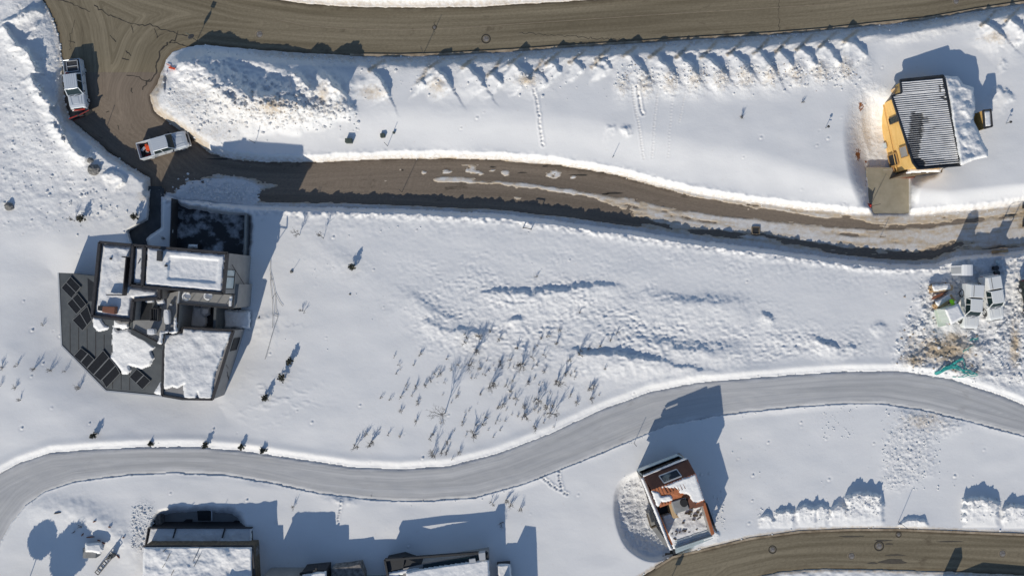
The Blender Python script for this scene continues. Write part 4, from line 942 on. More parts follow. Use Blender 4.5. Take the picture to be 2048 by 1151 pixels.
cap('roof_snow', [(1325, 973), (1390, 948), (1407, 998), (1386, 1006), (1380, 992), (1372, 985), (1360, 984), (1356, 976), (1340, 974)], lambda x, y: szz(x, y) + .02, bh, .12, 2, seed=30, rag=1.5, drop=.02)
cap('roof_snow', [(1304, 982), (1316, 985), (1322, 992), (1340, 990), (1344, 998), (1330, 1003), (1322, 1001), (1318, 1010), (1314, 1010)], lambda x, y: szz(x, y) + .02, bh, .12, 2, seed=31, rag=1.5, drop=.02)
mb = MB(); q = [(1318, 951), (1353, 937.5), (1363, 951), (1328, 965)]; nz = plane_z([(1288, 953, 3.6), (1376, 918, 3.6), (1391, 946, zb)])
edge_strip(mb, q, [float(nz(*p)) + .08 for p in q], .12, .14, True); sk = mb.build('skylight', M['alu'], bh)
mb = MB(); mb.add([P(p[0], p[1], float(nz(*p)) + .06) - bh.location for p in q], [(3, 2, 1, 0)]); me = bpy.data.meshes.new('pane'); me.from_pydata([tuple(v) for v in mb.v], [], mb.f); link_mesh('pane', me, mat('skylight_glass', (.34, .32, .26), (.04, .045, .05), .5, .2, ramp=(.42, .50)), sk)
MB().pxprism([(1343, 1003), (1371, 994), (1379, 1018), (1351, 1027)], 4.1, 1.0).build('chimney', M['greyconc'], bh, bevel=.05)
mb = MB(); c = P(1367, 1004, 4.1); mb.ring(c, .42, .25, 20); ch = mb.build('chimney_flue', M['black'], bh)
MB().pxprism([(1374, 991), (1384, 989), (1393, 1010), (1379, 1017)], 3.95, .5).build('chimney_side', M['brown'], bh)
MB().pxprism([(1338, 1004), (1344, 1002), (1352, 1028), (1358, 1034), (1347, 1036)], 3.2, 0.5).build('chimney_side', M['timber'], bh)
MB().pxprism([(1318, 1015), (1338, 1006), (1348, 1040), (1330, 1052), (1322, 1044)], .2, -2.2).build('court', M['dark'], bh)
MB().pxprism([(1384, 1008), (1407, 1001), (1408, 1010), (1390, 1016)], 2.8, .2).build('entry_wall', M['brown'], bh)
TR = [(1322, 1030), (1392, 1010), (1408, 1008), (1425, 1070), (1347, 1096)]
MB().pxprism(TR, .5, -2.8).build('terrace', M['greyconc'], bh)
cap('terrace_snow', TR, .5, bh, .22, 3, bump=.14, seed=33, rag=2, mat_=None)
random.seed(12)
for k in range(44):
    u = random.random(); v_ = .45 + .5 * random.random() ** .6
    x = 1332 + 70 * u + 16 * v_; y = 1022 - 22 * u * (1 - .0 * v_) + 62 * v_; w = random.uniform(2, 7); h = random.uniform(.8, 2.2)
    if k > 17: x = random.uniform(1372, 1404); y = random.uniform(1014, 1040)
    MB().pxprism([(x - w / 2, y + w * .12), (x, y - h / 2), (x + w / 2, y - w * .18), (x + w * .2, y + h / 2)], .84, .5).build('bare_paver', M['skirt'], bh)
MB().pxprism([(1350, 1094), (1422, 1070), (1426, 1076), (1352, 1106)], -.2, -2).build('glass_canopy', M['paleglass'], bh)
mb = MB(); edge_strip(mb, [(1350, 1095), (1424, 1070)], .9, .08, .5); edge_strip(mb, [(1350, 1101), (1426, 1075)], .1, .06, .06); [edge_strip(mb, [(1349 + k * .0, 1082 + k * 4), (1419 + k, 1058 + k * 4)], .80, .05, .05) for k in range(3)]; mb.build('glass_railing', M['paleglass'], bh)
WL = [(1276, 945), (1288, 953), (1304, 982), (1322, 1030), (1347, 1088), (1351, 1108), (1344, 1112)]
MB().pxprism([(1283, 955), (1289, 954), (1325, 1040), (1346, 1088), (1340, 1090)], 3.4, 3.1).build('side_roof_edge', M['copper'], bh)
MB().pxprism([(1284, 957), (1288, 956), (1324, 1041), (1344, 1087), (1341, 1088)], 3.1, -2.8).build('side_wall', M['wallgrey'], bh)
cap('wall_snow', [(1282, 956), (1287, 955), (1316, 1025), (1336, 1080), (1344, 1098), (1340, 1098)], 3.45, bh, .15, 2, seed=35, rag=.6)
MB().pxprism([(1404, 1002), (1409, 1000), (1429, 1066), (1424, 1070)], 2.6, 2.3).build('side_roof_edge', M['copper'], bh)
MB().pxprism([(1404, 1003), (1408, 1002), (1427, 1066), (1423, 1069)], 2.3, -2.4).build('side_wall', M['wallgrey'], bh)
MB().bar(P(1411, 1004, 1.2), P(1431, 1060, 1.2), .15, 1).build('side_screen', M['steel'], bh)
MB().pxprism([(1294, 1026), (1300, 1022), (1312, 1052), (1330, 1078), (1338, 1092), (1332, 1094), (1302, 1054)], -.6, -2.6).build('side_stair', M['greyconc'], bh)
mb = MB(); edge_strip(mb, [(1294, 1028), (1302, 1054), (1312, 1050)], -.1, .12, .5); mb.build('stair_railing', M['skirt'], bh)
mb = MB(); edge_strip(mb, [(1288, 972), (1298, 1004), (1310, 1040)], .6, .1, .3); edge_strip(mb, [(1292, 970), (1303, 1004)], 1.4, .1, .3); mb.build('side_gutter', M['steel'], bh)
MB().pxprism([(1343, 1086), (1350, 1088), (1356, 1106), (1347, 1112)], -.4, -2.2).build('gate_post', M['dark'], bh)
# glazed balcony on the north side
MB().pxprism([(1275, 940), (1355, 909), (1372, 918), (1290, 950)], 1.6, 1.3).build('balcony', M['dark'], bh)
mb = MB(); edge_strip(mb, [(1286, 950), (1275, 940), (1355, 909), (1368, 916)], 2.1, .06, .9); mb.build('balcony_railing', M['paleglass'], bh)
cap('balcony_snow', [(1286, 950), (1370, 915), (1376, 917), (1288, 953)], 3.55, bh, .15, 1.5, seed=36, rag=.5)

# ================= snow-covered house at the bottom left
b1 = thing('snowbound_house', 'wide house under smooth snow at the bottom left, with a long shaded lower terrace', 'house', P(400, 1150, -2.2))
MB().pxprism([(287, 1092), (504, 1092), (512, 1260), (284, 1260)], 1.85, -2.6).build('wall', M['skirt'], b1)
cap('roof_snow', [(287, 1092), (505, 1092), (503, 1200), (284, 1200)], 1.87, b1, .3, 4, bump=.30, seed=40, bscale=30, rag=.6)
mb = MB(); edge_strip(mb, [(287, 1091), (505, 1091), (512, 1180)], 1.87, .14, .24); mb.build('eave', M['parapet'], b1)
MB().pxprism([(297, 1053), (505, 1053), (506, 1098), (290, 1098)], -.2, -2.6).build('lower_terrace', M['parapet'], b1)
cap('terrace_snow', [(301, 1054), (503, 1054), (503, 1100), (290, 1100)], -.2, b1, .3, 3, bump=.1, seed=41, rag=.8)
mb = MB(); edge_strip(mb, [(292, 1090), (298, 1054), (505, 1054)], .0, .08, .5); mb.build('terrace_edge', M['parapet'], b1)
mb = MB(); [mb.bar(P(350 + k * 0 + x, 1056, .1), P(x + 350 - 5, 1074, .1), .12, .3) for k, x in enumerate((2, 100))]; mb.build('terrace_post', M['steel'], b1)
for run in (((333, 1096, 326, 1102),), ((340, 1106, 330, 1126), (330, 1126, 325, 1134)), ((400, 1092, 386, 1122),), ((400, 1108, 388, 1132),), ((348, 1138, 342, 1150),)):
    mb = MB(); [mb.bar(P(a, b, 2.25), P(c_, d, 2.25), .05, .05) for a, b, c_, d in run]; mb.build('roof_cable', M['steel'], b1)
MB().pxprism([(505, 1100), (512, 1094), (513, 1200), (504, 1200)], .8, -2).build('stone_wall', M['stone'], b1)
MB().pxprism([(314, 1032), (322, 1020), (345, 1012), (400, 1008), (452, 1018), (488, 1040), (490, 1058), (312, 1058)], -2.05, -2.5).build('sunken_patio', M['deck'], b1)
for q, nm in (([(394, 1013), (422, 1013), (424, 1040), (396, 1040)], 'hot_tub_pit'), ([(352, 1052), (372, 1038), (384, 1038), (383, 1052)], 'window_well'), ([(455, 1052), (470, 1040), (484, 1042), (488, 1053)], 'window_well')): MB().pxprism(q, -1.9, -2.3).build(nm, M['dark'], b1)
MB().bar(P(424, 1014, -1.5), P(424, 1040, -1.5), .12, .2).build('patio_rail', M['alu'], b1)
MB().pxprism([(310, 1030), (319, 1026), (320, 1056), (311, 1057)], -.9, -2.4).build('patio_wall', M['stone'], b1)
MB().pxprism([(441, 1177), (497, 1177), (500, 1330), (441, 1330)], 3.0, -2).build('upper_storey', M['wallgrey'], b1)
# house in the middle of the bottom edge
b2 = thing('hillside_house', 'house at the bottom edge, just a snowy roof tip and dark rock wall', 'house', P(610, 1180, -2))
MB().pxprism([(522, 1157), (603, 1157), (606, 1330), (520, 1330)], 2.9, -2.4).build('wall', M['wallgrey'], b2)
cap('roof_snow', [(520, 1155), (605, 1155), (606, 1300), (520, 1300)], 2.9, b2, .3, 4, seed=44)
MB().pxprism([(603, 1143), (652, 1138), (655, 1300), (600, 1300)], 1.9, -2.4).build('lower_block', M['parapet'], b2)
cap('roof_snow', [(603, 1147), (652, 1142), (655, 1230), (602, 1230)], 1.95, b2, .25, 3, seed=45)
mb = MB(); edge_strip(mb, [(600, 1146), (632, 1139), (633, 1134)], 1.9, .2, .3); mb.build('parapet', M['dark'], b2)
MB().pxprism([(664, 1136), (700, 1132), (720, 1128), (728, 1150), (728, 1300), (662, 1300)], 1.2, -2.4).build('rock_wall', M['stone'], b2)
MB().pxprism([(655, 1168), (790, 1165), (790, 1300), (655, 1300)], 2.0, -2).build('shadow_block', M['wallgrey'], b2)  # unseen block added so the gap between the houses is shaded
# right-hand house at the bottom edge
b3 = thing('glazed_house', 'low house at the bottom edge with a snowy roof above a long dark glazed gallery', 'house', P(880, 1170, -2))
MB().pxprism([(806, 1136), (846, 1127), (977, 1105), (984, 1300), (806, 1300)], 1.55, -2.4).build('wall', M['wallgrey'], b3)
cap('roof_snow', [(812, 1143), (846, 1136), (977, 1118), (984, 1260), (812, 1260)], 1.72, b3, .25, 3, seed=48, rag=.8)
MB().pxprism([(846, 1129), (975, 1106), (977, 1118), (846, 1139)], 1.66, 1.5).build('gallery', M['glass'], b3)
mb = MB(); edge_strip(mb, [(776, 1150), (770, 1118), (957, 1104), (974, 1104), (976, 1118)], 1.6, .22, .4); edge_strip(mb, [(805, 1134), (808, 1112)], 1.6, .2, .3); mb.build('gallery_frame', M['dark'], b3)
MB().pxprism([(772, 1121), (806, 1114), (846, 1128), (842, 1131), (774, 1143)], 1.45, -2).build('recess_shade', M['dark'], b3)  # dark slab standing in for the shade of the recess
MB().pxprism([(774, 1142), (842, 1130), (843, 1142), (776, 1156)], 1.4, -2).build('side_roof', M['slate'], b3); cap('side_roof_snow', [(776, 1144), (840, 1132), (841, 1141), (778, 1153)], 1.45, b3, .15, 2, seed=49)
MB().pxprism([(957, 1106), (970, 1104), (971, 1118), (959, 1120)], 2.2, 1.5).build('chimney', M['alu'], b3)
MB().pxprism([(938, 1118), (950, 1116), (952, 1123), (939, 1125)], 2.0, 1.5).build('roof_vent', M['alu'], b3)
MB().pxprism([(1002, 1176), (1024, 1180), (1030, 1300), (1000, 1300)], 2.9, -2).build('tall_shadow_block', M['wallgrey'], b3)  # unseen block added below the frame to throw the taller shadow
MB().pxprism([(994, 1128), (1020, 1126), (1026, 1190), (998, 1190)], .6, -2).build('shed_wing', M['parapet'], b3); cap('shed_snow', [(994, 1128), (1020, 1126), (1026, 1180), (998, 1180)], .6, b3, .3, 4, seed=51)
# house beyond the lower right corner that throws the shadow with a chimney
b4 = thing('roadside_house', 'house past the lower right corner, only its chimneyed shadow falling across the road', 'house', P(1960, 1260, -1))
MB().pxprism([(1882, 1235), (1960, 1200), (2200, 1225), (2200, 1400), (1880, 1400)], [1.6, 1.5, 1.6, 1.6, 1.6], -1).build('wall', M['wallgrey'], b4)
MB().pxprism([(1898, 1212), (1912, 1210), (1914, 1232), (1898, 1234)], 2.5, -1).build('chimney', M['greyconc'], b4)
# ---------------------------------------------------------------- vehicles
def loft(mb, secs, mi=0, caps=True):
    """secs: list of rings (equal length lists of Vectors)"""
    n = len(secs[0]); vs = [v for s_ in secs for v in s_]; fs = []
    for i in range(len(secs) - 1):
        for k in range(n): fs.append((i * n + k, i * n + (k + 1) % n, (i + 1) * n + (k + 1) % n, (i + 1) * n + k))
    if caps: fs.append(tuple(range(n - 1, -1, -1))); fs.append(tuple((len(secs) - 1) * n + k for k in range(n)))
    return mb.add(vs, fs, mi)
def sec(x, hw, z0, z1, r=.12, tuck=.0):
    """rounded cross-section across the vehicle at x"""
    p = [(-hw + .05, z0), (-hw, z0 + .1), (-hw, z1 - r * 1.4), (-hw + r * .35, z1 - r * .4), (-hw + r, z1), (0, z1 + .02), (hw - r, z1), (hw - r * .35, z1 - r * .4), (hw, z1 - r * 1.4), (hw, z0 + .1), (hw - .05, z0)]
    return [Vector((x, y, z)) for y, z in p]
def pickup(name, label, cat, loc, rz, L=5.9, W=2.0, paint='white', bed='open', group=None):
    t = thing(name, label, cat, loc, rz, group); h = L / 2; w = W / 2; pm = M[paint]
    B = lambda mb, nm, m, **k: mb.build(nm, m, t, world=False, **k)
    # lower body: nose, hood, door belt, bed sides
    mb = MB(); loft(mb, [sec(h - .02, w - .18, .55, .92, .1), sec(h - .10, w - .10, .45, 1.02, .12), sec(h - .35, w - .03, .40, 1.10, .14), sec(h - 1.35, w, .40, 1.16, .14), sec(h - 1.5, w, .38, 1.18, .12), sec(-.55 * h + .10, w, .38, 1.20, .10)]); B(mb, 'body', pm, smooth=False)
    mb = MB(); [mb.bar((h - 1.3, s_ * w * .62, 1.185), (h - .4, s_ * w * .55, 1.135), .08, .035) for s_ in (-1, 1)]; mb.bar((h - 1.3, 0, 1.195), (h - .5, 0, 1.145), .6, .02); hd = B(mb, 'hood', pm, bevel=.012)
    x0, x1, x2, x3 = h - 1.55, h - 2.15, -.18 * h - .35, -.18 * h - .55           # cab: windscreen foot, roof front, roof back, back foot
    zr = 1.86
    mb = MB()
    def cs(x, hw, z): return [Vector((x, -hw, 1.17)), Vector((x, -hw * .995, z)), Vector((x, hw * .995, z)), Vector((x, hw, 1.17))]
    rt = w - .24
    # glasshouse (dark) then roof skin and pillars
    vs = [Vector((x0, -w + .10, 1.17)), Vector((x0, w - .10, 1.17)), Vector((x1, rt, zr - .03)), Vector((x1, -rt, zr - .03)), Vector((x2, rt, zr - .03)), Vector((x2, -rt, zr - .03)), Vector((x3, w - .08, 1.17)), Vector((x3, -w + .08, 1.17))]
    mb.add(vs, [(0, 1, 2, 3), (3, 2, 4, 5), (5, 4, 6, 7), (1, 6, 4, 2), (0, 3, 5, 7), (0, 7, 6, 1)]); B(mb, 'windows', M['glass'])
    mb = MB(); mb.prism([(Vector((a, b, zr - .06)), Vector((a * 1.0, b * .96, zr + .02))) for a, b in ((x2 - .06, -rt - .03), (x1 + .10, -rt - .02), (x1 + .15, -rt * .5), (x1 + .16, rt * .5), (x1 + .10, rt + .02), (x2 - .06, rt + .03))]); rf = B(mb, 'roof', pm, bevel=.03)
    mb = MB(); [mb.bar((x2 + .05, y, zr + .025), (x1 - .02, y, zr + .025), .05, .02) for y in (-.45, -.22, 0, .22, .45)]; B(mb, 'roof_ribs', pm)
    mb = MB()
    for s_ in (-1, 1):
        mb.bar((x0 + .02, s_ * (w - .09), 1.17), (x1 + .05, s_ * (rt + .005), zr - .03), .07, .07); mb.bar((x2, s_ * (rt + .01), zr - .03), (x3 - .02, s_ * (w - .06), 1.17), .14, .08)
        xm = (x1 + x2) / 2; mb.bar((xm, s_ * (rt + .02), zr - .02), (xm, s_ * (w - .05), 1.17), .08, .05)
        mb.bar((x0 + .0, s_ * (w - .04), 1.19), (x3, s_ * (w - .04), 1.20), .09, .05)
    B(mb, 'pillars', pm)
    mb = MB()
    for s_ in (-1, 1):
        for xd in (x0 - .02, (x1 + x2) / 2, x3 + .05): mb.box((xd, s_ * (w + .002), .82), (.02, .012, .66))
        for xd in ((x1 + x2) / 2 + .18, x3 + .22): mb.box((xd, s_ * (w + .012), 1.04), (.16, .03, .035))
    mb.box((x0 + .10, .28, 1.21), (.05, .62, .02), .12); mb.box((x0 + .10, -.42, 1.21), (.05, .6, .02), .12)
    B(mb, 'door_trim', M['black'])
    for s_ in (-1, 1):
        B(MB().box((x0 - .25, s_ * (w + .10), 1.25), (.12, .2, .16)), 'mirror', pm if paint != 'silver' else M['black'], bevel=.03)
        B(MB().box((h - .07, s_ * (w - .27), .88), (.16, .34, .16)), 'headlight', M['lens'], bevel=.02)
        B(MB().box((-h + .04, s_ * (w - .08), .95), (.08, .12, .3)), 'tail_light', M['redlens'])
    B(MB().box((h + .05, 0, .58), (.2, W - .15, .22)), 'bumper', M['alu'], bevel=.04); B(MB().box((-h - .05, 0, .55), (.16, W - .2, .2)), 'bumper', M['alu'], bevel=.03)
    B(MB().box((h - .01, 0, .82), (.06, W - .95, .28)), 'grille', M['black'])
    # bed
    xb0, xb1 = -h + .02, x3 - .02
    mb = MB()
    for s_ in (-1, 1): mb.box(((xb0 + xb1) / 2, s_ * (w - .05), .83), (xb1 - xb0, .10, .82))
    mb.box((xb0 + .04, 0, .84), (.08, W - .1, .8)); mb.box((xb1 - .02, 0, .84), (.06, W - .2, .8)); B(mb, 'bed_walls', pm, bevel=.02)
    B(MB().box(((xb0 + xb1) / 2, 0, .62), (xb1 - xb0 - .1, W - .22, .06)), 'bed_floor', M['black'])
    if bed == 'topper':
        mb = MB(); vs = lambda z, k: [(Vector((a, b, 1.22)), Vector((a + (.10 if a < 0 and a == xb0 else -.04), b * .86, zr - .02))) for a, b in ((xb0, -w + .03), (xb1 + .03, -w + .03), (xb1 + .03, w - .03), (xb0, w - .03))]
        mb.prism(vs(0, 0)); tp = B(mb, 'bed_topper', pm, bevel=.04)
        mb = MB(); mb.bar((xb0 + .12, -w * .45, zr), (xb1 - .05, -w * .45, zr), .03, .03); B(mb, 'topper_seam', M['steel'])
    for s_ in (-1, 1):
        for xw in (h - .98, -h + 1.15):
            mb = MB(); mb.tube([(xw, s_ * (w - .14) - .13, .38), (xw, s_ * (w - .14) + .13, .38)], .38, 16); wh = B(mb, 'wheel', M['black'])
            mb = MB(); mb.tube([(xw, s_ * (w - .0) - .02, .38), (xw, s_ * (w - .0) + .02, .38)], .22, 12); r_ = mb.build('rim', M['alu'], wh, world=False)
            mb = MB(); pts = [Vector((xw + math.cos(a) * .46, s_ * (w + .0), .42 + math.sin(a) * .46)) for a in [R(k) for k in range(0, 181, 20)]]; mb.tube(pts, .05, 5); B(mb, 'wheel_arch', pm if paint != 'white2' else M['black'])
    return t, B, (xb0, xb1, h, w, zr)

def ang(dx, dy): return math.atan2(-dy, dx)
t1, B, (xb0, xb1, h, w, zr) = pickup('plow_pickup', 'pale silver pickup with a red-edged snow plow, parked by the left road edge', 'pickup', P(161, 173, float(Rz12(161, 173)) + .0), ang(13, 104), 5.7, 2.0, 'silver')
MB.build(MB().box(((xb0 + xb1) / 2 + .05, .22, 1.18), (xb1 - xb0 - .5, 1.25, .5)), 'bed_crate', M['steel'], t1, world=False, bevel=.03)
mb = MB(); cx0, cx1 = xb0 + .3, xb1 - .2
for a, b in (((cx0, -.42), (cx1, -.42)), ((cx0, .86), (cx1, .86)), ((cx0, -.42), (cx0, .86)), ((cx1, -.42), (cx1, .86)), (((cx0 + cx1) / 2, -.42), ((cx0 + cx1) / 2, .86))): mb.bar((a[0], a[1], 1.47), (b[0], b[1], 1.47), .07)
mb.build('crate_frame', M['alu'], t1, world=False)
MB().box((xb1 - .1, -.6, 1.0), (.35, .4, .5)).build('bed_toolbox', M['red'], t1, world=False)
mb = MB(); pts = []
pl = MB()
for s_ in (-1, 1):
    a = Vector((h + .55, 0, .1)); b = Vector((h + .55 + (.42 if s_ > 0 else -.0), s_ * 1.25, .1)) if s_ > 0 else Vector((h + 1.15, -1.25, .1))
    b = Vector((h + .35, 1.2, .1)) if s_ > 0 else Vector((h + 1.1, -1.25, .1)); a = Vector((h + .8, 0, .1))
    d = (b - a).normalized(); n = Vector((d.y, -d.x, 0)) * (1 if s_ < 0 else -1)
    for k in range(5):
        z0, z1 = k * .16, (k + 1) * .16; o0 = .16 * math.sin(k / 5 * 3.1); o1 = .16 * math.sin((k + 1) / 5 * 3.1)
        off0 = Vector((-o0, 0, z0)); off1 = Vector((-o1, 0, z1)); pl.add([a + off0, b + off0, b + off1, a + off1], [(0, 1, 2, 3), (3, 2, 1, 0)])
    pl.bar(a + Vector((-.02, 0, .82)), b + Vector((-.02, 0, .82)), .14, .07)
plo = pl.build('plow_blade', M['steel'], t1, world=False)
mb = MB(); mb.bar((h + .80, 0, .94), (h + .36, 1.2, .94), .07, .04); mb.bar((h + .80, -.2, .94), (h + 1.08, -1.24, .94), .10, .04); mb.bar((h + .74, 0, .14), (h + 1.05, -1.25, .14), .08, .08); e_ = mb.build('blade_edge', M['red'], plo, world=False)
mb = MB(); mb.box((h + .4, 0, .5), (.7, .5, .25)); mb.bar((h + .1, -.4, .5), (h + .75, 0, .4), .1); mb.bar((h + .1, .4, .5), (h + .75, 0, .4), .1); mb.build('plow_mount', M['steel'], t1, world=False)
MB().box((h + .12, 0, .78), (.12, 1.3, .12)).build('light_bar', M['red'], t1, world=False)
t2, B, (xb0, xb1, h, w, zr) = pickup('pickup', 'silver pickup with orange gear in its open bed, parked at the bend', 'pickup', P(334, 293, float(Rz12(334, 293))), ang(94, -27), 5.9, 2.0, 'silver')
def cargo(nm, label, cat, par, off, mb, m, **k):
    c = par.location + Matrix.Rotation(par.rotation_euler.z, 3, 'Z') @ Vector(off); o = mb.build(nm, m, None, **k); o.location = c; o.rotation_euler.z = par.rotation_euler.z; tag(o, label, cat, 'gear lying in the open pickup bed'); return o
mb = MB(); mb.box((0, 0, .2), (.42, .5, .4)); mb.box((-.1, .35, .15), (.3, .25, .3)); mb.tube([(-.2, -.3, .3), (0, -.45, .42), (.3, -.3, .3)], .05); cargo('fuel_can', 'orange container heaped in the bed of the silver pickup', 'container', t2, ((xb0 + xb1) / 2 + .2, .15, .68), mb, M['orange'], bevel=.03)
mb = MB(); mb.box((0, 0, .12), (.6, .3, .24), R(30)); mb.tube([(.3, .1, .2), (.6, .3, .3)], .04); cargo('tool_bag', 'grey tool bag lying nearest the tailgate of the silver pickup', 'bag', t2, (xb0 + .55, .2, .68), mb, M['alu'], bevel=.06, seg=2)
mb = MB(); mb.box((0, 0, .12), (.5, .26, .2), R(-50)); cargo('tool_bag', 'grey tool bag in the middle of the silver pickup bed', 'bag', t2, (xb0 + .9, -.25, .68), mb, M['greyconc'], bevel=.06, seg=2)
mb = MB(); mb.bar((-.4, 0, .1), (.5, .12, .12), .08); mb.box((.5, .1, .12), (.2, .2, .2)); cargo('hand_tool', 'long red-handled tool along the side of the pickup bed', 'tool', t2, (xb0 + .9, -.66, .68), mb, M['red'])
mb = MB(); mb.ring((0, 0, 0), .14, .34, 12); mb.ring((0, 0, .34), .05, .08, 8); cargo('gas_bottle', 'small tan bottle standing against the cab in the pickup bed', 'bottle', t2, (xb1 - .3, .25, .68), mb, M['timber'])
tg = 'white pickups with closed toppers'
pickup('pickup', 'white pickup with a closed bed, next to the ribbed shed', 'pickup', G(1932, 612, .05), ang(-5, 85), 5.2, 1.85, 'white2', 'topper', tg)
pickup('pickup', 'white pickup with a closed bed, parked slightly askew nearer the black car', 'pickup', G(1974, 595, .05), ang(15, 85), 5.2, 1.85, 'white2', 'topper', tg)
pickup('suv', 'black sport utility car cut by the right edge of the frame', 'car', G(2056, 598, .05), ang(16, 80), 4.8, 1.9, 'blackpaint', 'topper')
# machine at the right edge
mk = thing('wheel_loader', 'dark machine with a big round tyre at the right edge of the lane', 'loader', P(2052, 432, -1.2))
mb = MB(); mb.box((.1, 0, 1.4), (1.7, 2.4, .9), top=.9); mb.build('engine_cover', M['blackpaint'], mk, world=False, bevel=.15, seg=2)
mb = MB(); mb.tube([(-.2, -.9, .5), (-.2, -1.3, .5)], .5, 18); wl = mb.build('wheel', M['black'], mk, world=False); mb = MB(); mb.tube([(-.2, -1.28, .5), (-.2, -1.34, .5)], .28, 12); mb.build('rim', M['alu'], wl, world=False)
mb = MB(); mb.tube([(-.2, .9, .5), (-.2, 1.3, .5)], .5, 18); mb.build('wheel', M['black'], mk, world=False)

# ---------------------------------------------------------------- work yard at the right
def item(name, label, cat, mb, m, group=None, **k): o = mb.build(name, m, None, **k); return tag(o, label, cat, group)
zg = gz(1905, 545)
pt = thing('portable_toilet', 'white-roofed portable toilet at the snow bank corner above the rubble', 'portable toilet', G(1911, 541))
mb = MB(); mb.box((0, 0, 1.05), (1.15, 1.15, 2.1)); mb.build('cabin', M['whiteplastic'], pt, world=False, bevel=.03)
mb = MB(); pts = [(-.62, 2.08), (-.5, 2.25), (-.2, 2.36), (.2, 2.36), (.5, 2.25), (.62, 2.08)]; mb.prism([(Vector((a, -.62, b)), Vector((a, .62, b))) for a, b in pts]); mb.build('roof', M['whiteplastic'], pt, world=False)
mb = MB(); mb.box((-.59, 0, 1.0), (.03, .7, 1.8)); mb.build('door', M['alu'], pt, world=False)
st = thing('storage_cabinet', 'flat white-topped cabinet close beside the portable toilet', 'cabinet', G(1922, 539)); mb = MB(); mb.box((0, 0, .5), (1.0, .9, 1.0)); mb.build('carcass', M['alu'], st, world=False, bevel=.02); mb = MB(); mb.box((0, 0, 1.04), (1.06, .96, .1)); mb.build('lid', M['whiteplastic'], st, world=False, bevel=.02)
sh = thing('work_shed', 'low shed with pale green ribbed side and snowy roof against the left white pickup', 'shed', G(1898, 632))
zsb = gz(1898, 632); 
MB().pxprism([(1892, 619), (1915, 610), (1927, 633), (1903, 646)], zsb + 2.0, zsb - .3).build('wall', M['sage'], sh)
mb = MB(); a = P(1892, 619, zsb + 2.0); b = P(1903, 646, zsb + 2.0)
for k in range(11): p = a.lerp(b, k / 10); mb.bar(Vector((p.x - .02, p.y, zsb)), Vector((p.x - .02, p.y, zsb + 2)), .05)
mb.build('siding_rib', M['whiteplastic'], sh); cap('roof_snow', [(1890, 618), (1916, 608), (1929, 633), (1902, 648)], zsb + 2.02, sh, .18, 3, seed=60, rag=.5)
MB().bar(G(1876, 618, .3), G(1884, 652, .3), .9, .1).build('ramp', M['sage'], sh)
def lumber(x0, y0, x1, y1_, label, n=5):
    t = thing('lumber_stack', label, 'lumber', G((x0 + x1) / 2, (y0 + y1_) / 2), 0, 'snow-dusted lumber stacks'); mb = MB(); a = G(x0, y0); b = G(x1, y1_); d = (b - a).normalized(); nn = Vector((-d.y, d.x, 0))
    for r_ in range(3):
        for k in range(n): mb.bar(a + nn * (k - n / 2) * .16 + Vector((0, 0, .2 + r_ * .13)) + d * random.uniform(-.15, .15), b + nn * (k - n / 2) * .16 + Vector((0, 0, .2 + r_ * .13)) + d * random.uniform(-.3, .1), .14, .11)
    mb.build('boards', M['timber'], t)
    mb = MB(); [mb.bar(a.lerp(b, f) - nn * .5 + Vector((0, 0, .07)), a.lerp(b, f) + nn * .5 + Vector((0, 0, .07)), .1, .12) for f in (.15, .8)]; mb.build('bearer', M['osbdark'], t)
    dx, dy = x1 - x0, y1_ - y0; L = math.hypot(dx, dy); ux, uy = dx / L, dy / L; z = t.location.z + .52; q = lambda f, o: (x0 + dx * f - uy * o, y0 + dy * f + ux * o)
    cap('snow_top', [q(.2, -6), q(1, -5), q(1, 5), q(.25, 6)], z, t, .12, 2, seed=int(x0))
lumber(1856, 577, 1900, 572, 'lumber stack under snow farther from the shed, with bare ends facing left'); lumber(1866, 613, 1902, 592, 'lumber stack under snow right beside the ribbed shed')
item('tarp_pit', 'dark brown sheet stretched between the two lumber stacks', 'tarp', MB().add([G(1862, 600, .25), G(1866, 592, .35), G(1898, 580, .3), G(1884, 592, .3)], [(0, 1, 2, 3), (3, 2, 1, 0)]), M['brown'])
for k, (x, y) in enumerate(((1987, 536), (1989, 546))):
    t = thing('bucket', 'black bucket behind the right white pickup, the %s of a pair' % ('upper' if k == 0 else 'lower'), 'bucket', G(x, y), 0, 'black buckets'); mb = MB(); mb.ring((0, 0, 0), .22, .5, 16, r2=.28); mb.build('pail', M['black'], t, world=False); mb = MB(); mb.ring((0, 0, .5), .30, .04, 16); mb.build('rim', M['steel'], t, world=False)
t = thing('scaffold_frame', 'tall ladder-like steel frame with a board panel below, casting a ladder shadow on the lane', 'scaffold', G(1985, 500)); a = G(1979, 497); b = G(1999, 497)
mb = MB(); a.z = b.z = -.9
for p in (a, b): mb.bar(p, p + Vector((0, 0, 3.0)), .07)
mb.bar(a + Vector((0, 0, 3)), b + Vector((0, 0, 3)), .07); mb.bar(a + Vector((0, 0, 1.8)), b + Vector((0, 0, 1.8)), .12); mb.build('frame', M['steel'], t)
MB().bar(a + Vector((0, 0, .75)), b + Vector((0, 0, .75)), .06, 1.5).build('panel', M['timber'], t)
item('plank', 'tan plank lying on the snow edge below the ladder frame', 'plank', MB().bar(G(1984, 504, .15), G(2016, 501, .15), .35, .12), M['timber'])
item('tarp', 'pale blue-green crumpled tarp behind the black buckets', 'tarp', MB().add([G(1990, 520, .3), G(1999, 519, .2), G(2000, 529, .35), G(1993, 531, .2)], [(0, 1, 2, 3), (3, 2, 1, 0)]), M['paleglass'])
mb = MB()
random.seed(5)
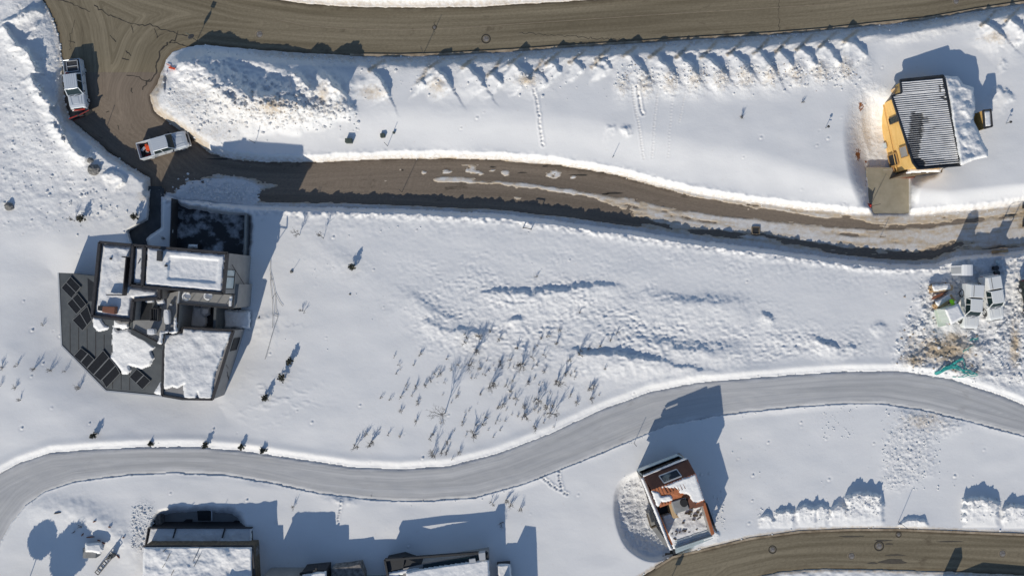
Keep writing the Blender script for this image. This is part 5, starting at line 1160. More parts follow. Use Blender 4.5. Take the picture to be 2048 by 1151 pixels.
def strand(x0, y0, x1, y1_, w, n=5, sag=2):
    pts = []
    for k in range(n + 1):
        f = k / n; pts.append(G(x0 + (x1 - x0) * f + random.uniform(-sag, sag) * (0 < k < n), y0 + (y1_ - y0) * f + random.uniform(-sag, sag) * (0 < k < n), random.uniform(.08, .3)))
    for p, q in zip(pts, pts[1:]): mb.bar(p, q, w * .5, .04)
for a in ((1869, 747, 1925, 717, .5), (1872, 748, 1915, 730, .4), (1890, 738, 1926, 716, .3), (1905, 730, 1938, 750, .22), (1910, 732, 1955, 748, .22), (1926, 718, 1934, 740, .18), (1905, 753, 1956, 750, .15), (1925, 745, 1954, 747, .25), (1912, 728, 1930, 742, .2), (1880, 742, 1900, 728, .15)): strand(*a)
item('safety_net', 'bright teal torn net draped over the rubble above the groomed road', 'net', mb, M['teal'])
mb = MB(); strand(1930, 700, 1946, 690, .10, 3); strand(1940, 680, 1957, 676, .25, 3); strand(1926, 704, 1936, 698, .12, 3); item('net_scrap', 'small teal scrap of net in the rubble below the white pickups', 'net', mb, M['teal'])

# person in the hi-vis jacket
def person(loc, rz):
    sk = [((0, 0, .95), .15), ((0, 0, 1.15), .14), ((.03, 0, 1.38), .16), ((.04, 0, 1.50), .07), ((.06, 0, 1.58), .075), ((.08, 0, 1.68), .10), ((.08, 0, 1.76), .07),
          ((0, .10, .90), .10), ((.06, .12, .50), .075), ((0, .12, .10), .055), ((.15, .13, .04), .05), ((0, -.10, .90), .10), ((-.06, -.12, .50), .075), ((-.10, -.12, .10), .055), ((.04, -.13, .04), .05),
          ((.03, .20, 1.42), .075), ((.08, .27, 1.17), .055), ((.28, .25, 1.02), .042), ((.37, .23, 1.0), .035), ((.03, -.20, 1.42), .075), ((.05, -.28, 1.15), .055), ((.24, -.24, 1.0), .042), ((.33, -.22, .98), .035)]
    ed = [(0, 1), (1, 2), (2, 3), (3, 4), (4, 5), (5, 6), (0, 7), (7, 8), (8, 9), (9, 10), (0, 11), (11, 12), (12, 13), (13, 14), (2, 15), (15, 16), (16, 17), (17, 18), (2, 19), (19, 20), (20, 21), (21, 22)]
    for s_, root in ((1, 18), (-1, 22)):
        rx_, ry_, rz_ = sk[root][0]
        for k, (dy, l) in enumerate(((-.032, .075), (-.011, .085), (.011, .08), (.032, .06))):
            sk.append(((rx_ + .03, ry_ + dy, rz_), .011)); sk.append(((rx_ + .03 + l * .6, ry_ + dy, rz_ - .01), .009)); sk.append(((rx_ + .03 + l, ry_ + dy, rz_ - .035), .008)); n = len(sk); ed += [(root, n - 3), (n - 3, n - 2), (n - 2, n - 1)]
        sk.append(((rx_ + .02, ry_ - s_ * .05, rz_ - .005), .011)); sk.append(((rx_ + .06, ry_ - s_ * .055, rz_ - .02), .009)); n = len(sk); ed += [(root, n - 2), (n - 2, n - 1)]
    me = bpy.data.meshes.new('person'); me.from_pydata([v for v, r_ in sk], ed, []); o = bpy.data.objects.new('person', me); C.objects.link(o)
    md = o.modifiers.new('skin', 'SKIN'); md.use_smooth_shade = True
    for v, (p, r_) in zip(me.skin_vertices[0].data, sk): v.radius = (r_, r_)
    me.skin_vertices[0].data[0].use_root = True
    sb_ = o.modifiers.new('sub', 'SUBSURF'); sb_.levels = 2; sb_.render_levels = 2
    bpy.context.view_layer.update(); dg = bpy.context.evaluated_depsgraph_get(); ev = o.evaluated_get(dg); m2 = bpy.data.meshes.new_from_object(ev); bpy.data.objects.remove(o)
    m2.materials.clear(); [m2.materials.append(m) for m in (M['skin'], M['cloth'])]
    for p in m2.polygons: p.use_smooth = True; z = p.center.z; p.material_index = 1 if z < 1.0 and not (p.center.x > .26) else 0
    b = bpy.data.objects.new('person', m2); C.objects.link(b); b.location = loc; b.rotation_euler.z = rz
    tag(b, 'worker in a bright green hi-vis jacket standing between the lumber and the ribbed shed', 'person')
    mb = MB(); ring = lambda z, a, b_, cx=0.02: [Vector((cx + math.cos(t) * a, math.sin(t) * b_, z)) for t in [2 * math.pi * k / 14 for k in range(14)]]
    loft(mb, [ring(.88, .19, .23), ring(1.1, .18, .22), ring(1.35, .19, .25), ring(1.48, .12, .17), ring(1.53, .09, .09)])
    for s_ in (-1, 1): mb.tube([(.03, s_ * .19, 1.43), (.07, s_ * .275, 1.17), (.24, s_ * .25, 1.03)], [.09, .075, .06], 8)
    mb.build('jacket', M['hivis'], b, world=False, smooth=True)
    mb = MB(); mb.add([], []); loft(mb, [ring(1.68, .125, .115, .08), ring(1.74, .125, .115, .08), ring(1.80, .09, .085, .08), ring(1.83, .03, .03, .08)]); mb.build('hard_hat', M['whiteplastic'], b, world=False, smooth=True)
    mb = MB(); [mb.box((.185, s_ * .035, 1.685), (.012, .03, .012)) for s_ in (-1, 1)]; mb.bar((.18, 0, 1.68), (.20, 0, 1.65), .025); mb.box((.175, 0, 1.62), (.012, .05, .01)); mb.build('face', M['cloth'], b, world=False)
person(G(1893, 603, .02), R(200))

# ---------------------------------------------------------------- street furniture and small things
gst = 'thin snow marker poles'
stakes = [(847, 108, 2.35, 'thin marker pole at the upper road edge, its shadow crossing the road', 0), (775, 292, 1.9, 'thin marker pole beside the two green utility boxes', .0), (1225, 315, 1.2, 'short marker pole on the bank midway along the lane', 0),
          (1268, 885, 1.55, 'thin marker pole beside the groomed road left of the rust-roofed house', 0), (1797, 1043, 2.0, 'thin marker pole between the snow heaps of the lower road', -.16), (205, 276, 2.45, 'thin marker pole at the bend, near the plow pickup', 0),
          (510, 286, 1.7, 'bent marker pole below the great snow pile', 0), (804, 384, 2.1, 'thin marker pole on the dark south edge of the lane', 0), (1741, 412, 1.9, 'thin marker pole at the corner of the concrete driveway', .12), (1760, 474, 1.2, 'thin marker pole on the lane opposite the concrete driveway', 0)]
for x, y, hh, lb, tl in stakes:
    z = gz(x, y); z = max(z, float(Rz12(x, y))) if y < 600 else z
    t = thing('marker_pole', lb, 'pole', P(x, y, z), 0, gst); mb = MB(); mb.tube([(0, 0, -.3), (tl * .5, 0, hh * .55), (tl, 0, hh)], [.032, .03, .026], 6); mb.build('shaft', M['steel'], t, world=False)
    mb = MB(); mb.tube([(tl, 0, hh), (tl, 0, hh + .05)], .04, 6); mb.build('cap', M['steel'], t, world=False)
ss_ = thing('street_sign', 'street sign post on the snow island corner, its shadow lying on the upper road', 'sign', G(396, 84)); mb = MB(); mb.tube([(0, 0, -.3), (0, 0, 2.6)], .035, 8); mb.build('post', M['steel'], ss_, world=False)
mb = MB(); pts = [(math.cos(R(22.5 + 45 * k)) * .40, math.sin(R(22.5 + 45 * k)) * .40) for k in range(8)]; d = Vector((.80, .60, 0)); mb.prism([(Vector((d.x * a, d.y * a, 1.75 + b)) + Vector((-d.y, d.x, 0)) * -.02, Vector((d.x * a, d.y * a, 1.75 + b)) + Vector((-d.y, d.x, 0)) * .02) for a, b in pts]); mb.build('stop_plate', M['steel'], ss_, world=False)
mb = MB(); mb.bar((-.22, .10, 2.55), (.22, -.10, 2.55), .03, .36); mb.build('name_plate', M['boxgreen'], ss_, world=False)
s2 = thing('road_sign', 'sign post just below the frame whose shadow touches the lower road', 'sign', P(1338, 1166, -.3)); mb = MB(); mb.tube([(0, 0, -.3), (0, 0, 1.6)], .04, 8); mb.build('post', M['steel'], s2, world=False); mb = MB(); mb.prism([(Vector((a, 0, b)), Vector((a + .1, .03, b))) for a, b in ((-.25, 1.0), (.25, 1.0), (.25, 1.5), (0, 1.9), (-.25, 1.5))]); mb.build('plate', M['alu'], s2, world=False)
def ubox(x, y, w_, d_, h_, label, rz=0):
    t = thing('utility_box', label, 'utility box', G(x, y), rz, 'green utility boxes on the bank'); mb = MB(); mb.box((0, 0, h_ / 2 - .2), (w_, d_, h_ + .4)); mb.build('cabinet', M['boxgreen'], t, world=False, bevel=.03)
    mb = MB(); mb.box((0, 0, h_ + .03), (w_ * 1.04, d_ * 1.04, .06)); mb.build('lid', M['boxgreen'], t, world=False, bevel=.02); mb = MB(); mb.box((0, -d_ / 2 - .01, h_ * .5), (w_ * .7, .02, h_ * .6)); mb.build('door', M['steel'], t, world=False)
ubox(699, 283, .75, .5, .55, 'larger green utility box on the bank above the lane'); ubox(766, 272, .5, .45, .35, 'smaller green utility box next to the marker pole on the bank', R(6)); ubox(788, 266, .25, .2, .25, 'tiny green utility box right of the marker pole on the bank')
t = thing('drain_inlet', 'square dark drain inlet sunk in the lower edge of the lane', 'drain', P(1511, 461, -1.1)); mb = MB(); [mb.box(c_, d_) for c_, d_ in (((-.42, 0, .05), (.12, .9, .2)), ((.42, 0, .05), (.12, .9, .2)), ((0, .42, .05), (.72, .12, .2)), ((0, -.42, .05), (.72, .12, .2)))]; mb.build('curb', M['skirt'], t, world=False)
mb = MB(); mb.box((0, 0, -.02), (.7, .7, .1)); [mb.box((k * .12 - .3, 0, .05), (.05, .7, .05)) for k in range(6)]; mb.build('grate', M['steel'], t, world=False)
t = thing('metal_frame', 'low metal hoop frame standing on the snow below the lane', 'frame', G(1053, 456)); a = G(1046, 456); b = G(1062, 459)
mb = MB(); mb.bar(a, a + Vector((0, 0, .75)), .09); mb.bar(b, b + Vector((0, 0, .75)), .09); mb.build('leg', M['steel'], t); MB().bar(a + Vector((0, 0, .75)), b + Vector((0, 0, .75)), .08).build('rail', M['steel'], t)
def plight(x, y, label):
    t = thing('path_light', label, 'lamp', G(x, y), 0, 'small path lights'); mb = MB(); mb.tube([(0, 0, -.1), (0, 0, .75)], .03, 6); mb.build('post', M['steel'], t, world=False); mb = MB(); mb.ring((0, 0, .75), .16, .12, 12, r2=.10); mb.build('lamp_head', M['steel'], t, world=False); mb = MB(); mb.bar((0, 0, .5), (.28, -.02, .5), .05); mb.build('arm', M['steel'], t, world=False)
plight(1651, 256, 'small dark path light alone on the shelf left of the yellow house'); plight(2012, 247, 'small dark path light right of the yellow house')
def manhole(x, y, z, r_, label, ring=True):
    t = thing('manhole_cover', label, 'manhole cover', P(x, y, z), 0, 'manhole covers in the roads')
    mb = MB(); mb.ring((0, 0, .006), r_, .012, 24); mb.build('cover', M['stone'], t, world=False)
    n = 28; mb = MB(); 
    for k in range(n):
        a0, a1 = 2 * math.pi * k / n, 2 * math.pi * (k + 1) / n; r0, r1 = r_ * 1.35, r_ * (1.75 if ring else 1.5); mb.add([(math.cos(a0) * r0, math.sin(a0) * r0, .012), (math.cos(a0) * r1, math.sin(a0) * r1, .012), (math.cos(a1) * r1, math.sin(a1) * r1, .012), (math.cos(a1) * r0, math.sin(a1) * r0, .012)], [(0, 1, 2, 3)])
    mb.build('tar_ring', M['crack'] if ring else M['seam'], t, world=False)
for x, y, z, r_, lb, rg in ((519, 69, 0, .34, 'manhole cover nearest the junction on the upper road', False), (972, 78, 0, .32, 'manhole cover on the middle of the upper road', True), (869, 55, 0, .16, 'small valve cover crossed by the marker pole shadow', True), (1912, 3, 0, .3, 'manhole cover at the right end of the upper road', False),
                            (1758, 1091, RZ4, .34, 'dark-ringed manhole cover under the snow heaps on the lower road', True), (1703, 1111, RZ4, .34, 'pale patched manhole cover on the lower road', False), (1545, 1098, RZ4, .28, 'leftmost manhole cover on the lower road', True), (2005, 1106, RZ4, .34, 'rightmost manhole cover on the lower road', False), (1797, 1068, RZ4, .2, 'small valve cover at the upper kerb of the lower road', True)): manhole(x, y, z + .004, r_, lb, rg)
def rock(x, y, r_, label, seed, mt='rock', name='boulder', flat=.6):
    bm = bmesh.new(); bmesh.ops.create_icosphere(bm, subdivisions=3, radius=1)
    for v in bm.verts:
        n = 1 + .45 * float(fbm(np.array([v.co.x * 1.1 + seed]), np.array([v.co.y * 1.1 + v.co.z * 1.7]), 3, seed)[0]); v.co = Vector((v.co.x * r_ * n, v.co.y * r_ * n * .8, v.co.z * r_ * n * flat))
    me = bpy.data.meshes.new(name); bm.to_mesh(me); bm.free(); o = link_mesh(name, me, M[mt]); o.location = G(x, y, r_ * flat * .3); return tag(o, label, 'rock')
rock(187, 338, .75, 'grey-green boulder half buried in the bank left of the bend', 3); rock(180, 320, .35, 'small dark rock just above the grey-green boulder', 4); rock(18, 412, .55, 'dark boulder alone on the snow at the far left edge', 5)
rock(700, 588, .01 + .12, 'tiny dark stone alone in the middle of the open slope', 6); rock(583, 543, .22, 'dark stone with a short stick on the slope right of the grey house', 7); rock(518, 635, .12, 'tiny stone right of the grey house, at its shadow edge', 8)
t = thing('garden_cabinet', 'squat stone cabinet under a cap of snow at the lower left', 'cabinet', G(187, 1100)); mb = MB(); mb.box((0, 0, .3), (1.6, 1.2, 1.0)); mb.build('box', M['greyconc'], t, world=False, bevel=.05); z = gz(187, 1100) + .8; cap('snow_top', [(172, 1086), (202, 1084), (206, 1098), (200, 1106), (170, 1102)], z, t, .3, 4, seed=70)
t = thing('ladder', 'grey ladder-like steps leaning on the bank at the lower left', 'ladder', G(210, 1125)); a = G(193, 1146, .2); b = G(226, 1106, .9); d = (b - a).normalized(); n_ = Vector((-d.y, d.x, 0))
mb = MB(); [mb.bar(a + n_ * s_, b + n_ * s_, .08) for s_ in (-.25, .25)]; mb.build('side_rail', M['steel'], t); mb = MB(); [mb.bar(a.lerp(b, k / 9) - n_ * .25, a.lerp(b, k / 9) + n_ * .25, .06) for k in range(10)]; mb.build('rungs', M['steel'], t)
t = thing('post', 'short post at the head of the grey ladder', 'post', G(228, 1108)); mb = MB(); mb.box((0, 0, .5), (.5, .4, 1.0)); mb.build('shaft', M['rock'], t, world=False, bevel=.05); mb = MB(); mb.tube([(0, 0, 1), (.02, .02, 1.5)], .05, 6); mb.build('finial', M['steel'], t, world=False)
for k, (x, y, l, a_) in enumerate(((115, 1025, .8, 10), (181, 1073, .9, 5), (189, 1042, .35, 20), (165, 1068, .4, 50), (198, 1080, .35, -20), (207, 1085, .4, -35), (219, 1053, .3, -10), (247, 1074, .2, 0), (236, 1112, .5, -50))):
    d = Vector((math.cos(R(a_)), math.sin(R(a_)), 0)) * l / 2; item('edging_log', ('dark forked log alone at the top of the lower left bank', 'longest rust-brown edging log, above the stone cabinet', 'short edging log at the upper right of the longest one', 'short edging log at the left end of the string', 'edging log just below right of the longest one', 'edging log halfway between the cabinet and the longest log', 'lone small log at the top right of the lower left bank', 'smallest lone log at the far right of the lower left bank', 'steep log beside the post at the head of the ladder')[k], 'log', MB().tube([G(x, y, .04) - d, G(x, y, .10), G(x, y, .04) + d], [.06, .08, .05], 7), M['brown'] if k else M['bark'], 'edging logs at the lower left')
item('red_flag', 'red-and-white barrier scrap on the west tip of the snow island', 'barrier', MB().bar(G(338, 135, .25), G(349, 138, .3), .2, .1).bar(G(333, 128, .15), G(342, 133, .2), .07, .07), M['orange'])
item('traffic_cone', 'red cone stub beside the driveway corner of the yellow house', 'cone', MB().ring(G(1738, 411, .0), .2, .6, 12, r2=.04).box(G(1738, 411, .02), (.5, .5, .06)), M['red'])
item('stick', 'thin stick standing by the dark stone right of the grey house', 'stick', MB().tube([G(584, 543, 0), G(585, 541, .8)], .02, 5), M['bark'])
# sagging wire frame on the snow right of the grey house
mb = MB(); wires = [[(541, 520), (540, 540), (545, 560), (550, 585), (552, 620), (556, 632), (548, 655), (530, 718)], [(541, 545), (541, 565), (545, 600), (546, 630), (545, 655)], [(540, 560), (545, 560)], [(545, 596), (550, 585), (560, 605), (566, 612)], [(547, 630), (556, 632)]]
for q in wires:
    mb.tube([G(x, y, .10) for x, y in q], .018, 5)
item('fallen_cable', 'thin sagging cable lying on the snow right of the grey house', 'cable', mb, M['steel'])

# ---------------------------------------------------------------- shrubs and saplings
def twig_mesh(h, seed, spread=.5, n0=3, lean=(0, 0), depth=3, base_r=.022, trunk=.0, dens=5):
    rnd = random.Random(seed); tr = MB(); tw = MB()
    def br(mb, p, d, L, r_, lv):
        pts = [p]; rs = [r_]; q = Vector(p); dd = Vector(d)
        for k in range(3):
            dd = (dd + Vector((rnd.uniform(-.22, .22), rnd.uniform(-.22, .22), rnd.uniform(-.02, .12)))).normalized(); q = q + dd * L / 3; pts.append(q.copy()); rs.append(r_ * (1 - .27 * (k + 1)))
        mb.tube(pts, rs, 4 if lv < 2 else 3, cap=False)
        if lv < depth:
            for k in range(dens - lv if lv else dens):
                f = rnd.uniform(.3, 1); i = min(2, int(f * 3)); pp = pts[i].lerp(pts[i + 1], f * 3 - i); a = rnd.uniform(0, 6.28)
                nd = (dd + Vector((math.cos(a), math.sin(a), rnd.uniform(-.1, .4))) * rnd.uniform(.5, .95)).normalized(); br(tw, pp, nd, L * rnd.uniform(.42, .62), r_ * .5, lv + 1)
    for k in range(n0):
        a = rnd.uniform(0, 6.28); d = Vector((math.cos(a) * spread * rnd.random() + lean[0], math.sin(a) * spread * rnd.random() + lean[1], 1)).normalized()
        br(tr, Vector((rnd.uniform(-.06, .06), rnd.uniform(-.06, .06), -.1)), d, h * rnd.uniform(.45, .7), base_r * (1 + h * .25), 0)
    return tr, tw
variants = []
for k in range(9):
    tr, tw = twig_mesh(1.0, 100 + k, 1.0, 3 + k % 3, depth=2, base_r=.025, dens=6); tr.add(tw.v, tw.f)
    me = bpy.data.meshes.new('shrub'); me.from_pydata([tuple(v) for v in tr.v], [], tr.f); me.materials.append(M['twig']); variants.append(me)
def shrub(x, y, h, k, label, group, cat='shrub'):
    o = bpy.data.objects.new('bare_shrub', variants[k % 9]); C.objects.link(o); o.location = G(x, y); o.rotation_euler = (random.uniform(-.12, .12), random.uniform(-.12, .12), random.uniform(0, 6.28)); o.scale = (h * random.uniform(.8, 1.15), h * random.uniform(.8, 1.15), h); return tag(o, label, cat, group)
def slope_label(x, y):
    if x < 770: return 'bare shrub of the small clump at the lower left of the open slope'
    if y < 700: return 'bare shrub on the wind-crusted snow along the top of the brush'
    if x > 1130: return 'bare shrub at the right end of the brush, under the drift step'
    if x < 880 and y < 850: return 'bare shrub in the sparse left side of the brush'
    if y > 860: return 'bare shrub in the lowest row of the brush, nearest the groomed road'
    if x < 960: return 'bare shrub crowded around the largest bare tree'
    return 'bare shrub in the dense middle of the brush on the open slope'
random.seed(21)
hollow = [(935, 670, 1.2), (948, 700, 1.9), (958, 675, 1.4), (928, 690, 1.2), (985, 660, .9), (998, 680, 1.1), (1032, 690, 1.4), (1020, 718, .9), (1045, 730, 1.9), (1060, 715, 1.3), (982, 765, 1.7), (1000, 730, 1.1), (1012, 770, 1.0), (1020, 780, 1.1), (1030, 758, .9), (1117, 765, 1.9), (1128, 745, 1.2), (1090, 740, .8), (1085, 712, 1.1), (1112, 690, 1.2), (1140, 715, 1.1),
          (1160, 705, 1.4), (1178, 700, .8), (1205, 690, 1.0), (1225, 680, 1.1), (1036, 795, 1.1), (1045, 815, .9), (1075, 800, 1.6), (1095, 805, 1.4), (1050, 830, 1.5), (1100, 830, 1.5), (1105, 812, 1.0), (1075, 855, 1.0), (1066, 848, .8), (1142, 790, 1.0), (1155, 805, .9), (1180, 800, 1.1), (1175, 775, 1.3), (1190, 770, 1.0), (1150, 755, .9), (948, 865, 1.7), (965, 850, 1.0), (930, 845, .9), (995, 810, 1.2), (1005, 805, 1.0), (990, 840, .9), (998, 858, .6), (970, 830, .8),
          (862, 878, 1.1), (872, 905, 1.3), (885, 900, 1.0), (895, 880, 1.4), (890, 905, .9), (920, 900, .9), (905, 915, .6), (870, 865, .9), (835, 775, 1.0), (828, 790, .9), (845, 770, 1.1), (800, 790, .9), (812, 780, .7), (778, 795, .7), (800, 820, .8), (795, 730, .7), (830, 728, .6), (843, 705, .8), (905, 740, .9), (918, 730, .8), (895, 715, .6), (868, 750, 1.0), (860, 760, .9), (882, 745, .8),
          (712, 890, 1.4), (741, 885, 1.6), (735, 870, 1.0), (780, 868, .9), (803, 870, .7), (832, 845, .9), (840, 800, .8), (815, 765, .7), (957, 735, .8), (970, 745, 1.0), (960, 790, .7), (1010, 840, .5), (1110, 850, .6), (1085, 675, .8), (1075, 555, .7), (1155, 620, .7), (1092, 672, .9), (1120, 660, .7), (1232, 662, .9), (1210, 735, .8)]
for i, (x, y, h) in enumerate(hollow):
    shrub(x + random.uniform(-4, 4), y + random.uniform(-4, 4), h * .82, i, slope_label(x, y), 'bare shrubs on the open slope')
for i in range(95):
    while True:
        x = random.gauss(1000, 110); y = random.gauss(785, 60)
        if 760 < x < 1200 and 670 < y < 900 - max(0, x - 950) * .35 - 8: break
    shrub(x, y, random.uniform(.2, .55), i, slope_label(x, y), 'bare shrubs on the open slope')
for i, (x, y, h, lb) in enumerate(((985, 1005, 1.0, 'bare shrub at the groomed road edge, leftmost of the right-hand cluster below it'), (1010, 1000, 1.2, 'tall bare shrub in the middle of the cluster below the groomed road'), (1022, 1007, 1.0, 'bare shrub tight against the tall one below the groomed road'), (1003, 1045, 1.3, 'bare shrub standing in the long house shadow below the groomed road'), (1042, 1015, 1.0, 'bare shrub at the right end of the cluster below the groomed road'), (588, 1012, .8, 'lone bare shrub above the middle house, below the groomed road'), (745, 990, .5, 'tiny bare shrub right on the lower edge of the groomed road'))): shrub(x, y, h, i, lb, 'bare shrubs below the groomed road')
lw = ['second', 'third', 'fourth', 'fifth']
for i, (x, y, h) in enumerate(((36, 730, .8), (68, 735, .9), (100, 740, .7), (130, 742, .7), (160, 775, 1.0), (30, 775, .7), (42, 800, .8), (85, 650, .5), (4, 735, .9), (2, 770, .9))):
    lb = 'bare shrub, %s from the left in the upper row left of the grey house' % lw[i] if i < 4 else ['largest bare shrub beside the lower left eave of the solar roof', 'bare shrub in the middle of the sparse lower row at the left edge', 'bottom bare shrub of the group at the left edge', 'smallest bare shrub, level with the solar roof and left of it', 'bare shrub cut by the left frame edge, the upper one', 'bare shrub cut by the left frame edge, the lower one'][i - 4]
    shrub(x, y, h, i, lb, 'bare shrubs left of the grey house')
for i, (x, y, h) in enumerate(((606, 622, .9), (1485, 235, .9), (1605, 205, .6), (312, 430, .5), (330, 476, .8), (162, 1052, .8), (150, 1060, .8), (335, 1140, .8))): shrub(x, y, h, i, ('bare shrub on the slope right of the grey house', 'bare shrub on the shelf midway along the lane', 'small bare shrub left of the yellow house', 'small bare shrub beside the dark walkway', 'bare shrub in the shade by the driveway wall', 'right one of two bare shrubs on the lower left bank', 'left one of two bare shrubs on the lower left bank', 'bare shrub poking through the lower left roof snow')[i], 'scattered bare shrubs')
def tree(x, y, h, seed, label, lean=(0, 0)):
    t = thing('bare_tree', label, 'tree', G(x, y), 0); tr, tw = twig_mesh(h, seed, .45, 1, lean, 3, .03, dens=7)
    tr.build('trunk', M['bark'], t, world=False); tw.build('crown', M['twig'], t, world=False)
tree(890, 826, 4.2, 5, 'largest bare tree, standing alone in the lower middle of the open slope', (.12, .3)); tree(936, 728, 3.0, 6, 'bare tree above the largest one, at the gully end', (.05, .2)); tree(978, 768, 2.3, 9, 'bare tree right of the gully, with a crooked trunk', (.05, .2))
for x, y, h, sd, lb in ((1118, 768, 2.0, 41, 'bare sapling rising above the brush, left of the drift step'), (1076, 800, 1.8, 42, 'bare sapling at the lower right heart of the brush'), (1104, 828, 1.9, 43, 'bare sapling lowest on the right of the brush'), (948, 862, 2.0, 44, 'bare sapling right of the foot of the largest tree'), (741, 885, 1.8, 45, 'bare sapling at the far lower left, the right of a pair'), (713, 890, 1.5, 46, 'bare sapling at the far lower left, the left of a pair'), (1045, 728, 2.0, 47, 'bare sapling in the upper middle of the brush'), (1158, 708, 1.7, 48, 'bare sapling growing out of the longest drift step'), (1180, 798, 1.5, 49, 'bare sapling at the lower right rim of the brush'), (868, 900, 1.5, 50, 'bare sapling close to the groomed road below the largest tree')): tree(x, y, h, sd, lb, (.08, .15))
tree(600, 470, 2.0, 11, 'bare young tree under the lane, the left of a pair', (.1, .2)); tree(648, 476, 1.8, 12, 'bare young tree under the lane, the right of a pair', (.2, .2))
def conifer(x, y, h, seed, label, group=None, dense=1.0):
    rnd = random.Random(seed); t = thing('young_pine', label, 'tree', G(x, y), rnd.uniform(0, 6), group); mb = MB(); mb.tube([(0, 0, -.1), (0, 0, h)], [.045, .012], 5); cr = MB()
    n = int(9 * h + 5)
    for k in range(n):
        z = h * (.15 + .8 * k / n); a = k * 2.4 + rnd.uniform(-.4, .4); L = (h * .34 + .18) * (1 - z / h * .75) * rnd.uniform(.7, 1.2); e = Vector((math.cos(a) * L, math.sin(a) * L, z + L * .25)); mb.tube([(0, 0, z), tuple(e)], [.014, .006], 3, cap=False)
        for j in range(int(16 * dense)):
            f = rnd.uniform(.25, 1.05); c = Vector((0, 0, z)).lerp(e, f) + Vector([rnd.uniform(-.07, .07) for _ in range(3)]); q = Matrix.Rotation(rnd.uniform(0, 6), 3, Vector([rnd.uniform(-1, 1) for _ in range(3)]).normalized()); s_ = rnd.uniform(.05, .11)
            cr.add([c + q @ Vector(v) for v in ((-s_, 0, 0), (s_, 0, 0), (0, s_ * 2.2, 0))], [(0, 1, 2)])
    mb.build('trunk', M['bark'], t, world=False); cr.build('crown', M['needle'], t, world=False)
for x, y, h, lb, gq in ((190, 870, .75, 'young pine alone on the slope below the grey house', None), (302, 887, .45, 'tiny young pine on the bank above the groomed road', None), (414, 889, .85, 'young pine at the groomed road, the left of three in a row', 'p'), (484, 892, .7, 'young pine at the groomed road, the middle of three in a row', 'p'), (527, 900, .7, 'young pine at the groomed road, the right of three in a row', 'p'),
                        (706, 534, 1.1, 'young pine on the open slope right of the bare pair', None), (566, 754, 1.2, 'young pine in the short column right of the grey house, the middle one', 'c'), (582, 722, 1.1, 'young pine in the short column right of the grey house, the top one', 'c'), (533, 794, 1.0, 'young pine in the short column right of the grey house, the bottom one', 'c'),
                        (166, 438, 1.1, 'sparse young pine on the bank above the walkway', None), (272, 434, .9, 'small shaded pine beside the walkway', None)): conifer(x, y, h, int(x), lb, {'p': 'young pines along the groomed road', 'c': 'young pines right of the grey house'}.get(gq), .55 if h > 1.55 else 1)
tree(150, 441, 1.5, 31, 'bare forked sapling beside the sparse young pine', (-.3, .1))

# ---------------------------------------------------------------- loose snow clods
random.seed(3); mb = MB()
def clod(x, y, r_):
    c = G(x, y, r_ * .25); n = 6; vs = []
    for zz, k in ((-.3, .9), (.15, .95), (.42, .5)):
        for i in range(n): a = 2 * math.pi * i / n + zz; q = r_ * k * random.uniform(.65, 1.3); vs.append(c + Vector((math.cos(a) * q, math.sin(a) * q, zz * r_ * random.uniform(.8, 1.2))))
    mb.add(vs, [(5, 4, 3, 2, 1, 0)] + [(a * n + i, a * n + (i + 1) % n, (a + 1) * n + (i + 1) % n, (a + 1) * n + i) for a in (0, 1) for i in range(n)] + [tuple(12 + i for i in range(n))])
def scatter(n, xf, yf, r0, r1, ok=None):
    for k in range(n):
        for _ in range(20):
            x, y = xf(), yf()
            if ok is None or ok(x, y): break
        clod(x, y, r0 + (r1 - r0) * random.random() ** 3)
U = random.uniform
scatter(260, lambda: U(380, 720), lambda: random.gauss(228, 22), .05, .26, lambda x, y: 195 < y < 300)
scatter(80, lambda: U(325, 520), lambda: U(140, 290), .05, .3)
scatter(240, lambda: U(5, 300), lambda: U(90, 470), .03, .2, lambda x, y: x < 20 + .42 * y + 60)
scatter(520, lambda: U(1230, 1720), lambda: random.gauss(148, 15), .04, .18, lambda x, y: y > 105)
scatter(120, lambda: U(700, 1230), lambda: random.gauss(160, 22), .04, .2, lambda x, y: y > 115)
scatter(700, lambda: U(1790, 2100), lambda: U(520, 770), .03, .20, lambda x, y: x > 1790 + abs(y - 690) * .4 and not (1900 < x < 2010 and 480 < y < 650))
scatter(110, lambda: U(1690, 1765), lambda: U(985, 1030), .03, .14); scatter(90, lambda: U(1515, 1690), lambda: U(1015, 1040), .03, .12); scatter(120, lambda: U(1922, 2060), lambda: U(995, 1045), .03, .15)
scatter(260, lambda: U(1762, 1880), lambda: U(815, 980), .04, .13); scatter(90, lambda: U(1640, 1710), lambda: U(800, 880), .03, .1)
scatter(260, lambda: random.gauss(440, 42), lambda: random.gauss(385, 16), .04, .2, lambda x, y: 345 < x < 520 and y < 410)
scatter(200, lambda: U(262, 306), lambda: U(1010, 1100), .05, .2); scatter(180, lambda: U(1240, 1320), lambda: U(950, 1100), .04, .14); scatter(80, lambda: U(1425, 1450), lambda: U(990, 1060), .04, .12)
scatter(80, lambda: U(540, 1300), lambda: U(440, 700), .03, .10); scatter(60, lambda: U(1400, 2040), lambda: U(820, 1010), .03, .10)
def along(line, n, off, r0, r1, spread=4):
    for k in range(n):
        i = random.randrange(len(line) - 1); f = random.random(); x = line[i][0] + (line[i + 1][0] - line[i][0]) * f; y = line[i][1] + (line[i + 1][1] - line[i][1]) * f + off + random.gauss(0, spread)
        if -20 < x < 2080: clod(x, y, U(r0, r1))
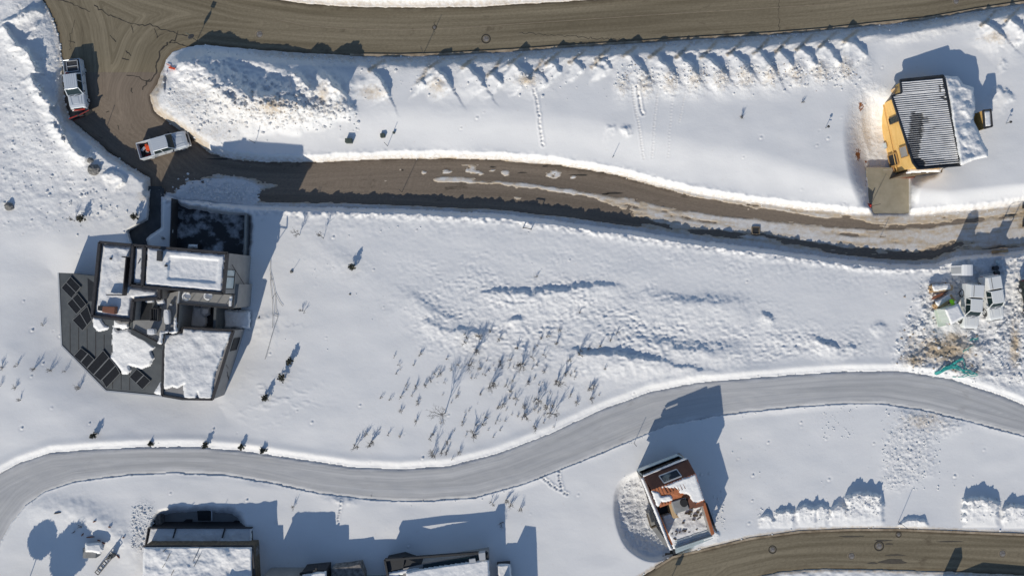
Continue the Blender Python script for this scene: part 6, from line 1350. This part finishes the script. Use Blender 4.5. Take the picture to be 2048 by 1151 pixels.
along(R3N, 90, 4, .03, .09, 5); along(R3S, 90, 2, .03, .09, 5); along(R4N, 160, 2, .04, .14, 4); along(R1S, 200, 8, .04, .13, 5); along(R2N, 80, 4, .03, .08, 3); along(R2S, 80, 0, .03, .08, 3); along(JW, 120, -2, .05, .16, 6)
tag(mb.build('snow_clods', M['clod'], None), kind='stuff')
mb = MB()
for k in range(70):
    x = random.gauss(1870, 60); y = random.gauss(690, 45)
    if 1790 < x < 2060 and 540 < y < 760: clod(x, y, U(.05, .16))
for k in range(70): x = U(1240, 1720); clod(x, random.gauss(150, 12), U(.04, .09))
for k in range(60): clod(random.gauss(545, 40), random.gauss(210, 20), U(.04, .12))
tag(mb.build('dirt_clods', mat('earth_clods', (.30, .23, .17), (.50, .43, .34), 3, .95), None), kind='stuff')

# tree-shaped shadow casters added out of view; what really stands there is unknown
def round_caster(x, y, z, r_, hz, seed, label):
    t = thing('shadow_caster', label, 'tree', P(x, y, -.3), 0, 'added shadow casters below the frame'); c = P(x, y, z) - t.location; c.x = c.y = 0; rnd = random.Random(seed); mb = MB()
    mb.tube([(r_ * .5, 0, 0), tuple(c)], [.05 if r_ < 1.8 else .10, .04], 7); mb.build('trunk', M['bark'], t, world=False); mb = MB()
    bm = bmesh.new(); bmesh.ops.create_icosphere(bm, subdivisions=3, radius=.9); n0 = len(mb.v)
    mb.add([c + Vector((v.co.x * r_, v.co.y * r_, v.co.z * r_ * hz)) * (1 + .05 * math.sin(4 * v.co.x + seed + 3 * v.co.z)) for v in bm.verts], [tuple(v.index for v in f.verts) for f in bm.faces]); bm.free()
    for k in range(2600):
        d = Vector([rnd.gauss(0, 1) for _ in range(3)]).normalized(); n = 1 + .06 * math.sin(5 * d.x + seed) + .05 * math.sin(7 * d.y); f = n * rnd.uniform(.5, 1.0) ** .3
        p = c + Vector((d.x * r_ * f, d.y * r_ * f, d.z * r_ * f * hz)); q = Matrix.Rotation(rnd.uniform(0, 6), 3, Vector([rnd.uniform(-1, 1) for _ in range(3)]).normalized()); s_ = .18
        mb.add([p + q @ Vector(v) for v in ((-s_, -s_, 0), (s_, -s_, 0), (0, s_, 0))], [(0, 1, 2)])
    mb.build('crown', M['needle'], t, world=False)
round_caster(34, 1188, 3.2, 1.5, .6, 1, 'smaller round shadow caster added unseen below the lower left corner'); round_caster(78, 1238, 4.0, 2.1, .8, 2, 'larger round shadow caster added unseen below the lower left corner')
